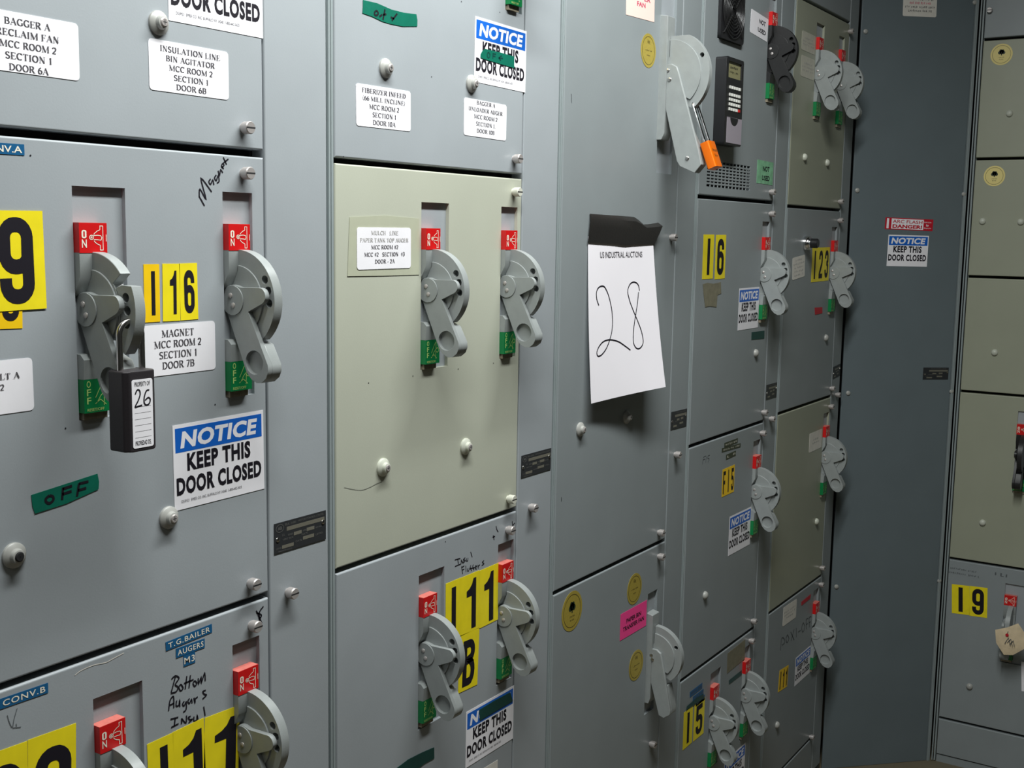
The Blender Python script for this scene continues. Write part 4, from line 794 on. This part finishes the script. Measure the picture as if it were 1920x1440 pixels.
patch('W', [(0.2976,0.2394),(0.3013,0.2441),(0.3081,0.2481),(0.3434,0.2483),(0.3811,0.2474),(0.3823,0.2313),(0.3371,0.2330),(0.3042,0.2342),(0.2977,0.2351)], 'tape_strip', 'short green tape strip stuck across a notice sign', 'tape', 'tape', o=.0009, group='green OFF tapes', writing=[[(0.3158,0.2447),(0.3132,0.2414),(0.3144,0.2378),(0.3182,0.2378),(0.3197,0.2422),(0.3158,0.2447)], [(0.3273,0.2450),(0.3270,0.2375)], [(0.3274,0.2441),(0.3343,0.2447)], [(0.3274,0.2410),(0.3335,0.2413)], [(0.3497,0.2446),(0.3424,0.2407),(0.3470,0.2375)], [(0.3413,0.2402),(0.3526,0.2411)]], ww=.0018, wk='darktape')
serif_label('W', (0.0916,0.1482,0.1053,0.0496,0.0120), ['FIBERIZER INFEED', '(66 MILL INCLINE)', 'MCC ROOM 2', 'SECTION 1', 'DOOR 10A'], 'white label reading FIBERIZER INFEED', fit=[.80, .77, .55, .43, .42], top=.86, step=.185, cx=.5)
serif_label('W', (0.3129,0.1534,0.1042,0.0498,-0.0041), ['BAGGER A', 'UNLOADER AUGER', 'MCC ROOM 2', 'SECTION 1.', 'DOOR 10B'], 'white stained label reading BAGGER A UNLOADER AUGER', fit=[.44, .80, .55, .45, .42], top=.92, step=.188, hh=.11)
patch('W', [(0.0268,0.0143),(0.0921,0.0175),(0.1627,0.0149),(0.1634,-0.0574),(0.0923,-0.0571),(0.0227,-0.0562)], 'clear_tape', 'yellowed clear tape patch framing the mulch line label', 'tape', 'residue')
serif_label('W', (0.0922,-0.0229,0.1057,0.0512,0.0055), ['MULCH   LINE', 'PAPER TANK TOP AUGER', 'MCC ROOM #2', 'MCC #2   SECTION  #3', 'DOOR - 2A'], 'white label reading MULCH LINE PAPER TANK TOP AUGER', inks=['faintink', 'faintink', 'greyink', 'greyink', 'greyink'], fit=[.50, .90, .50, .75, .37], top=.87, step=.172, hh=.10).location.y -= .0008
for ch, q, l, b in (('I', (0.2467,-0.5318,0.0349,0.0857,0.0073), 'yellow I sticker on the Insul Fluffers door', (.55, .48, .30, .82)), ('1', (0.2879,-0.5326,0.0475,0.0866,0.0038), 'yellow 1 sticker on the Insul Fluffers door, middle of three', (.58, .48, .50, .86)), ('1', (0.3369,-0.5338,0.0506,0.0876,0.0100), 'yellow 1 sticker on the Insul Fluffers door, next to a red block', (.50, .48, .48, .86)), ('B', (0.2874,-0.6184,0.0489,0.0854,-0.0441), 'yellow B sticker half hidden behind a handle', (.50, .47, .62, .80))): digit('W', q, ch, 'yellow', l, box=b)
notice('W', (0.3463,-0.7391,0.1283,0.0860,-0.0084), 'keep this door closed sign at the bottom with dark tape over most of its header')
patch('W', [(0.3149,-0.7030),(0.3540,-0.7024),(0.3991,-0.7037),(0.4067,-0.7203),(0.3617,-0.7202),(0.3171,-0.7200)], 'tape_strip', 'dark green tape strip over a notice sign header at the bottom', 'tape', 'darktape', o=.0009, group='green OFF tapes')
sticker('W', (0.3372,-0.8238,0.0603,0.0464,-0.0256), 'circuit_label', 'corner of a white label beneath the taped notice sign', 'label', 'offwhite', group='printed circuit labels')
patch('W', [(0.1146,-0.7181),(0.1455,-0.7150),(0.1757,-0.7166),(0.2045,-0.7197),(0.2051,-0.7361),(0.1819,-0.7354),(0.1519,-0.7390),(0.1170,-0.7327)], 'tape_strip', 'dark green tape strip at the bottom edge of the picture', 'tape', 'darktape', group='green OFF tapes')
# section 3
q = (0.7719,0.3800,0.1050,0.0383,0.0360)
sticker('W', q, 'pink_sticker', 'pale pink sticker with red FAN at the top of the picture', 'label', 'palepink', [(sans('ER', .02), .74, .88, .22, .2, 'pinkink'), (sans('FAN', .02), .52, .60, .30, .2, 'pinkink')])
seal('W', (0.8061,0.3125), .0285, 'gold round seal beside the large grey lever', leaf=False)
seal('W', (0.5867,-0.6250), .034, 'gold round seal with a leaf, at the left of the pink sticker')
seal('W', (0.8158,-0.6450), .029, 'worn gold round seal above the pink sticker', leaf=False)
seal('W', (0.8323,-0.7957), .029, 'gold round seal below the pink sticker', leaf=False)
sticker('W', (0.8160,-0.7044,0.1052,0.0494,-0.0054), 'pink_sticker', 'neon pink sticker reading PAPER BIN TRANSFER FAN', 'label', 'pink', [(sans('PAPER BIN', .025), .5, .62, .56, .17, 'ink'), (sans('TRANSFER FAN', .025), .5, .36, .80, .17, 'ink')])
# paper with the lot number, lifting away from the door at its foot
def paper(s_, t, d=0):
    l = .001+.0055*t+.008*t*t; r = .010+.024*t+.011*t*t
    x = .6093+.216*s_; o = l+(r-l)*s_-.004*math.sin(PI*s_)*t
    return (x, -(o+d), .003-.2800*t+.008*s_*t*t)
mb = MB(); n = 16; tt = lambda j: .03+.97*j/n
V = [paper(i/n, tt(j)) for j in range(n+1) for i in range(n+1)]; W_ = [paper(i/n, tt(j), -.00025) for j in range(n+1) for i in range(n+1)]
N = (n+1)**2; fq = [(j*(n+1)+i, j*(n+1)+i+1, (j+1)*(n+1)+i+1, (j+1)*(n+1)+i) for j in range(n) for i in range(n)]
ring = [i for i in range(n+1)]+[j*(n+1)+n for j in range(1, n+1)]+[n*(n+1)+i for i in range(n-1, -1, -1)]+[j*(n+1) for j in range(n-1, 0, -1)]
mb.add(V+W_, fq+[tuple(N+k for k in q) for q in fq]+[(ring[i], ring[(i+1) % len(ring)], N+ring[(i+1) % len(ring)], N+ring[i]) for i in range(len(ring))], 'paper')
pp = tag(obj('paper_sheet', mb, None, FR['W'].copy()), 'white paper sheet with handwritten 28 hanging from black tape', 'paper')
mb = MB()
two = [(0.1443,0.4324),(0.1168,0.3965),(0.1129,0.3534),(0.1510,0.3252),(0.2163,0.3218),(0.2581,0.3474),(0.2979,0.3972),(0.3268,0.4654),(0.3349,0.5410),(0.3139,0.6044),(0.2707,0.6606),(0.2194,0.7016),(0.1561,0.7279),(0.1097,0.7284),(0.1012,0.7030),(0.1396,0.6707),(0.2028,0.6479),(0.2932,0.6440),(0.4026,0.6616),(0.4862,0.6907),(0.5697,0.7254)]
eig = [(0.7445,0.3617),(0.7264,0.3231),(0.6640,0.3063),(0.6025,0.3204),(0.5691,0.3603),(0.5896,0.4159),(0.6385,0.4817),(0.7070,0.5670),(0.7470,0.6356),(0.7514,0.6921),(0.7051,0.7217),(0.6555,0.7197),(0.6202,0.6847),(0.6252,0.6201),(0.6523,0.5454),(0.6957,0.4592),(0.7288,0.3695)]
for st in (two, eig):
    V, F = ribbon([(a*.216, -b*.28) for a, b in dense(st)], .0022); mb.add([paper(a/.216, -b/.28, .0004) for a, b in V], F, 'ink')
g = sans('US INDUSTRIAL AUCTIONS', .008); V, F, _ = g
mb.add([paper(.17+.64*a, .155-.036*b+.0*a, .0004) for a, b in V], F, 'greyink')
obj('lettering', mb.mesh('lettering', recalc=False), pp)
tops = [(0.6132,0.0308), (0.6562,0.0303), (0.7124,0.0297), (0.7704,0.0288), (0.7880,0.0238), (0.8049,0.0163), (0.8342,0.0176), (0.8640,0.0205)]
bots = [(0.6063,-0.0155), (0.6441,-0.0159), (0.6867,-0.0171), (0.7248,-0.0193), (0.7500,-0.0183), (0.7758,-0.0179), (0.8022,-0.0179), (0.8265,-0.0178)]
ob_ = [.0022, .0040, .0060, .0082, .0094, .0106, .0118, .0128]
mb = MB(); V = []; n = len(tops)
for (xa, za), (xb_, zb_), o in zip(tops, bots, ob_):
    for k in range(5):
        t = (0, .16, .45, .75, 1)[k]; oo_ = .0008+(o+.0009-.0008)*(0, .96, 1.04, 1.02, 1)[k]
        V.append((xa+(xb_-xa)*t, -oo_+.0004*math.sin(37*k+19*xa), za+(zb_-za)*t))
N = len(V); F = [(i*5+k, i*5+k+1, (i+1)*5+k+1, (i+1)*5+k) for i in range(n-1) for k in range(4)]
mb.add(V+[(a, b+.0004, c) for a, b, c in V], F+[tuple(N+i for i in q) for q in F], 'blacktape')
tag(obj('duct_tape', mb, None, FR['W'].copy()), 'black tape piece holding the paper numbered 28 to the door', 'tape')
# section 4
NU = sans('NOT', .03); US = sans('USED', .03)
sticker('W', (1.3101,0.4304,0.0971,0.0465,-0.0681), 'not_used_label', 'white NOT USED label beside the black handle', 'label', 'white', [(NU, .66, .70, .36, .2, 'ink'), (US, .66, .32, .46, .2, 'ink')], r=.003)
sticker('W', (1.3789,0.1347,0.0940,0.0487,-0.0128), 'not_used_label', 'green stained NOT USED label by the vent holes', 'label', 'greenlabel', [(NU, .55, .66, .40, .22, 'ink'), (US, .55, .26, .48, .22, 'ink')])
digit('W', (1.0935,-0.0425,0.0517,0.0867,0.0037), 'I', 'yellow', 'yellow I sticker of the number I 6', box=(.52, .5, .24, .82))
digit('W', (1.1542,-0.0433,0.0509,0.0878,0.0137), '6', 'yellow', 'yellow 6 sticker of the number I 6', box=(.5, .5, .66, .82))
patch('W', [(1.0720,-0.0957),(1.0939,-0.0932),(1.1230,-0.0961),(1.1604,-0.0939),(1.1653,-0.1167),(1.1466,-0.1192),(1.1436,-0.1435),(1.1087,-0.1401),(1.0877,-0.1410),(1.0779,-0.1157)], 'adhesive_residue', 'brownish glue residue beneath the I 6 stickers', 'residue', 'brown')
notice('W', (1.3179,-0.1540,0.1141,0.0881,-0.0009), 'keep this door closed sign on the I 6 door', small=False)
patch('W', [(1.3401,-0.2064),(1.4161,-0.2079),(1.4169,-0.2252),(1.3408,-0.2229)], 'tape_strip', 'small dark green tape beneath the notice sign of the I 6 door', 'tape', 'darktape', group='green OFF tapes')
for t, q, l in (('TIPPER', (1.2503,-0.4358,0.0728,0.0099,0.0038), 'top dark embossed strip above the F 15 stickers'), ('BLOWER MTR  50HP', (1.2527,-0.4467,0.1027,0.0087,-0.0360), 'widest dark embossed strip above the F 15 stickers'), ('M 5', (1.2524,-0.4627,0.0530,0.0107,0.0233), 'lowest dark embossed strip above the F 15 stickers')):
    sticker('W', q, 'embossed_label', l, 'label', 'dymodark', [(blur(t), .5, .5, .86, .5, 'beige')], group='embossed tape labels')
q = (1.2430,-0.5166,0.0662,0.0592,0.0085)
def split(q, i, n): 
    w = q[2]/n; d = (i-(n-1)/2)*w; return (q[0]+d*math.cos(q[4]), q[1]+d*math.sin(q[4]), w*.985, q[3], q[4])
for i, (c_, l) in enumerate((('F', 'amber F sticker of the number F 15'), ('I', 'amber I sticker between F and 5'), ('5', 'amber 5 sticker of the number F 15'))): digit('W', split(q, i, 3), c_, 'amber', l, box=(.5, .5, .2 if c_ == 'I' else .6, .82))
notice('W', (1.3213,-0.6421,0.1239,0.0862,-0.0072), 'keep this door closed sign on the F 15 door', small=False)
for i in range(3):
    a = i*12; sticker('W', (1.115+.012*i, -.938-.0155*i, .062-.008*i, .012, .0), 'embossed_label', ['top faded blue embossed strip above the I 5 stickers', 'middle faded blue embossed strip above the I 5 stickers', 'bottom faded blue embossed strip above the I 5 stickers'][i], 'label', 'dymo', [(blur(['PAPER BIN', 'FEEDER', 'M 2'][i]), .5, .5, .86, .5, 'pencil')], group='embossed tape labels')
patch('W', [(1.0934,-0.9566),(1.1222,-0.9560),(1.1535,-0.9587),(1.1554,-0.9693),(1.1136,-0.9677),(1.0728,-0.9651),(1.0659,-0.9668),(1.0698,-0.9579)], 'tape_strip', 'dark green tape strip just above the I 5 stickers', 'tape', 'darktape', o=.0008, group='green OFF tapes')
digit('W', (1.0800,-1.0075,0.0449,0.0808,0.0096), 'I', 'yellow', 'yellow I sticker of the number I 5', box=(.52, .5, .24, .82))
digit('W', (1.1364,-1.0083,0.0527,0.0808,-0.0077), '5', 'yellow', 'yellow 5 sticker of the number I 5', box=(.5, .5, .64, .8))
sticker('W', (1.3308,-0.9307,0.1027,0.0467,0.0228), 'dark_plate', 'dark brown plate between the two handles of the I 5 door', 'label', 'brown')
patch('W', [(1.2942,-0.9751),(1.3667,-0.9748),(1.3691,-0.9857),(1.2951,-0.9843)], 'tape_strip', 'dark green tape strip under the dark brown plate', 'tape', 'darktape', group='green OFF tapes')
ns = (1.3213,-0.6421,0.1239,0.0862,-0.0072)
tr_ = (1.4111,-1.1628)
notice('W', (tr_[0]-ns[2]/2, tr_[1]-ns[3]/2, ns[2], ns[3], 0), 'keep this door closed sign at the bottom behind the two handles', small=False)
# section 5
for q, rows, l in (((1.6142,0.4386,0.0894,0.0422,-0.0108), ['~SPARE', '~MCC ROOM 2', '~DOOR 1A'], 'upper faded label on the olive door with two handles'), ((1.6174,0.3831,0.0891,0.0466,-0.0075), ['~SPARE', '~MCC ROOM 3', '~DOOR 1B'], 'lower faded label on the olive door with two handles'), ((1.6201,-0.0717,0.0844,0.0514,0.0902), ['~MAIN', '~CONVEYOR', '~M ROOM', '~SECTIO', '~DOOR 2'], 'small off white label under the chrome pushbutton'), ((1.8071,-0.5103,0.0966,0.0483,0.0053), ['~MCC', '~ROOM'], 'plain off white label left of the handle on the lower olive door'), ((1.6749,-0.9234,0.0954,0.0481,-0.0209), ['~MCC ROOM', '~SECTION', '~DOOR'], 'off white label on the bottom door with amber stickers')):
    n = len(rows); serif_label('W', q, rows, l, k='beige' if n == 3 and '~SPARE' in rows else 'offwhite', inks=['faintink']*n, fit=[min(.85, .1*len(t)) for t in rows], top=.5+.085*(n-1), step=.17, hh=.1)
q = (1.7780,-0.0673,0.1312,0.0829,0.0105)
for i, (c_, l) in enumerate((('I', 'yellow I sticker of the number I 23'), ('2', 'yellow 2 sticker of the number I 23'), ('3', 'yellow 3 sticker of the number I 23'))): digit('W', split(q, i, 3), c_, 'yellow', l, box=(.5, .5, .22 if c_ == 'I' else .62, .82))
patch('W', [(1.7490,-0.1719),(1.8065,-0.1733),(1.8089,-0.1886),(1.7545,-0.1895)], 'tape_strip', 'small red tape patch below the I 23 stickers', 'tape', 'signred')
patch('W', [(1.7596,-0.9185),(1.8303,-0.9164),(1.8281,-0.9273),(1.7610,-0.9285)], 'tape_strip', 'narrow red tape strip on the bottom door with amber stickers', 'tape', 'signred')
q = (1.6509,-1.0862,0.0644,0.0545,-0.0879)
for i, (c_, l) in enumerate((('I', 'leftmost amber sticker low on the last cabinet'), ('1', 'middle amber sticker low on the last cabinet'), ('1', 'rightmost amber sticker low on the last cabinet'))): digit('W', split(q, i, 3), c_, 'amber', l, box=(.5, .5, .26 if c_ == 'I' else .5, .82))
notice('W', (1.7952,-1.0976,0.1143,0.0749,-0.0025), 'keep this door closed sign low on the last cabinet', small=False)
# corner panel
q = (0.1702,0.0363,0.1386,0.0305,-0.0248)
sticker('C', q, 'arc_flash_sign', 'red and white arc flash danger sign on the corner panel', 'sign', 'signred', [(sans('ARC FLASH', .012), .465, .70, .62, .28, 'signred'), (sans('DANGER!', .045), .465, .29, .62, .32, 'signred', 0), (blur('Hazard'), .89, .72, .15, .13, 'white'), (sans('for', .03), .885, .47, .06, .2, 'white'), (blur('Workers'), .89, .22, .15, .13, 'white')], boxes=[('white_field', (.465, .5, .67, .86), 'white'), ('white_strip', (.055, .5, .045, .84), 'white')])
notice('C', (0.1708,-0.0330,0.1172,0.0817,-0.0100), 'keep this door closed sign on the corner panel under the danger sign', small=False)
serif_label('C', (0.1640,0.5938,0.0952,0.0585,0.0174), ['~BOTTOM OF UNIT', '~MCC #2  SECTION #7', '~ARC FLA DOR XXX', '~SEE MAIN PANEL INFO', '~LOCATION MCR #2'], 'off white label at the top of the corner panel', k='offwhite', inks=['greyink', 'greyink', 'pinkink', 'greyink', 'greyink'], fit=[.6, .8, .62, .88, .7], top=.9, step=.165, hh=.11)
# right-hand cabinet
seal('T', (0.0616,0.4741), .0270, 'cream round seal on the upper olive door of the right cabinet', k='cream')
seal('T', (0.0643,0.1648), .0265, 'cream round seal on the second olive door of the right cabinet', k='cream')
digit('T', (0.0521,-0.9812,0.0464,0.0816,0.0619), 'I', 'yellow', 'yellow I sticker of the number I 9 at lower right', box=(.50, .5, .24, .84))
digit('T', (0.0982,-0.9790,0.0459,0.0834,0.0488), '9', 'yellow', 'yellow 9 sticker of the number I 9 at lower right', box=(.48, .5, .66, .86))
wr = MB()
for i, (a, b, t) in enumerate(((.020, .088, 'PNEUMATIC VALVE'), (.016, .096, 'MAGNETICS UNIT 4'))): put(wr, blur(t), (a+b)/2-TW0, -.897-.0125*i-UR[5].z0, b-a, .006, 'pencil', .0003)
put(wr, blur('HKQ'), .150-TW0, -.893-UR[5].z0, .032, .012, 'pencil', .0003); obj('handwriting', wr.mesh('handwriting', recalc=False), UR[5].door)
sticker('T', (0.2427,-1.1609,0.0460,0.0817,0.0767), 'circuit_label', 'white label cut by the right edge of the picture', 'label', 'white', group='printed circuit labels')
# ------------------------------------------------------------------ padlocks and tag
xh = ha[0]; zh = ha[1]-.0803
lx, lo, lz0, lz1 = -.3430, .0555, -.2065, -.1318
r_ = tag(empty('padlock', at('W', lx, lz0, lo)), 'charcoal safety padlock with white label numbered 26', 'padlock', 'padlocks')
mb = MB(); lw, ld, lh = .0365, .0285, lz1-lz0
c_ = .0045; pf = [(-lw/2+c_, -ld/2), (lw/2-c_, -ld/2), (lw/2, -ld/2+c_), (lw/2, ld/2-c_), (lw/2-c_, ld/2), (-lw/2+c_, ld/2), (-lw/2, ld/2-c_), (-lw/2, -ld/2+c_)]
mb.prism(pf, 0, lh, 'lockbody', mp=lambda a, b, c: (a, b, c)); obj('body', mb, r_, bevel=.0016)
zl_ = zh-.0110-lz0; hs_ = .0124
mb = MB(); mb.tube([(-hs_, 0, lh-.004), (-hs_, 0, zl_-hs_+.0026)]+[(hs_*math.cos(a), 0, zl_-hs_+.0026+hs_*math.sin(a)) for a in [PI-PI*i/12 for i in range(1, 12)]]+[(hs_, 0, zl_-hs_+.0026), (hs_, 0, lh-.004)], .0031, 'steel', 14); obj('shackle', mb, r_)
mb = MB(); bw, bh = .0235, .0635
mb.prism([(a, lh*.47+b) for a, b in rrect(bw, bh, .0022)], -.0004-ld/2, -ld/2+.0001, 'white', mp=lambda a, b, c: (a, c, b)); lbp = obj('paper_label', mb, r_); lbp['label'] = 'white label'
mb = MB(); oo = ld/2+.0005; zc_ = lh*.47
put(mb, sans('PROPERTY OF', .01), 0, zc_+.0275, .0175, .0042, 'ink', oo); put(mb, sans('PROPIEDAD DE.', .01), 0, zc_-.0272, .0180, .0042, 'ink', oo)
for i in range(6): strokes(mb, [[(-.0092, zc_+.0065-.0057*i), (.0092, zc_+.0065-.0057*i)]], .00022, 'greyink', o=oo)
tw = [(-.0082, .0185), (-.0060, .0222), (-.0032, .0215), (-.0028, .0175), (-.0050, .0125), (-.0086, .0070), (-.0050, .0072), (-.0006, .0078)]; sx = [(.0078, .0210), (.0045, .0205), (.0020, .0150), (.0018, .0095), (.0045, .0072), (.0078, .0088), (.0086, .0125), (.0062, .0140), (.0028, .0118)]
strokes(mb, [[(a, b+zc_) for a, b in dense(tw)], [(a, b+zc_) for a, b in dense(sx)]], .0014, 'ink', o=oo+.0001); obj('lettering', mb.mesh('lettering', recalc=False), lbp)
# orange lock hanging from the large lever's quadrant
ox, oo_, oz = .8700, .0620, .2255
r_ = tag(empty('padlock', at('W', ox, oz, oo_)), 'small orange padlock hanging from the large grey lever', 'padlock', 'padlocks')
tilt = Matrix.Rotation(math.radians(-21), 4, 'X')
mb = MB(); mb.tube([tuple((tilt @ Vector((a, 0, b)))) for a, b in [(-.0100, -.0735), (-.0100, -.006)]+[(-.0100*math.cos(t), -.006+.0100*math.sin(t)) for t in [PI*i/12 for i in range(1, 12)]]+[(.0100, -.006), (.0100, -.0735)]], .0026, 'chrome', 12); obj('shackle', mb, r_)
mb = MB(); mb.prism(rrect(.029, .0175, .003), -.1180, -.0710, 'orange', mp=lambda a, b, c: tuple(tilt @ Vector((a, b, c)))); bd = obj('body', mb, r_, bevel=.0008)
mb = MB()
for i, t in enumerate(('LOCKED', 'OUT')): put(mb, sans(t, .01), 0, 0, .017, .006, 'goldink', 0); 
mb.v = []; mb.f = []; mb.mi = []
for i, t in enumerate(('LOCKED', 'OUT')):
    V, F, _ = blur(t); mb.add([tuple(tilt @ Vector(((a-.5)*(.019 if i == 0 else .011), -.00895, -.088-.010*i+(b-.5)*.0062))) for a, b in V], F, 'goldink')
obj('lettering', mb.mesh('lettering', recalc=False), bd)
# manila tag on the lower right-hand handle
tx, tz = hr2[0], hr2[1]-.0803
P = [(0.1583,-1.0245), (0.1867,-1.0129), (0.2131,-0.9959), (0.2303,-1.0199), (0.2367,-1.0577), (0.2059,-1.0847), (0.1837,-1.0880), (0.1632,-1.0587)]
cx = sum(p[0] for p in P)/8; cz = sum(p[1] for p in P)/8
r_ = tag(empty('paper_tag', at('T', cx, cz, .075)), 'crumpled manila tag hanging on the lower right-hand handle', 'tag')
mb = MB(); P2 = [(a-cx, b-cz) for a, b in P]; mid = (0, -.004); vs = [(a, -.004*math.sin(9*a+5*b*40), b) for a, b in P2]; n = 8
mb.add([(0, -.006, 0)]+vs, [(0, i+1, (i+1) % n+1) for i in range(n)], 'tag'); mb.add([(0, -.0056, 0)]+[(a, y+.0005, b) for a, y, b in vs], [(0, i+1, (i+1) % n+1) for i in range(n)], 'tag'); obj('card', mb, r_)
mb = MB(); mb.lathe([(.0042, .0), (.0040, .0016), (.0022, .0018)], 'signred', 14, c=(-.008, -.005, .012)); obj('eyelet', mb, r_)
mb = MB(); mb.tube([(-.008, -.006, .013), (-.006, .004, .026), (-.002, .024, .026), (.004, .036, .018)], .0012, 'steel', 8); obj('wire_tie', mb, r_)
mb = MB(); strokes(mb, [[(-.012+.006*i, -.012+.004*(i % 2)), (-.004+.006*i, .006-.003*i), (.002+.005*i, -.014)] for i in range(3)], .0016, 'pencil', o=.0068); obj('handwriting', mb.mesh('handwriting', recalc=False), r_)
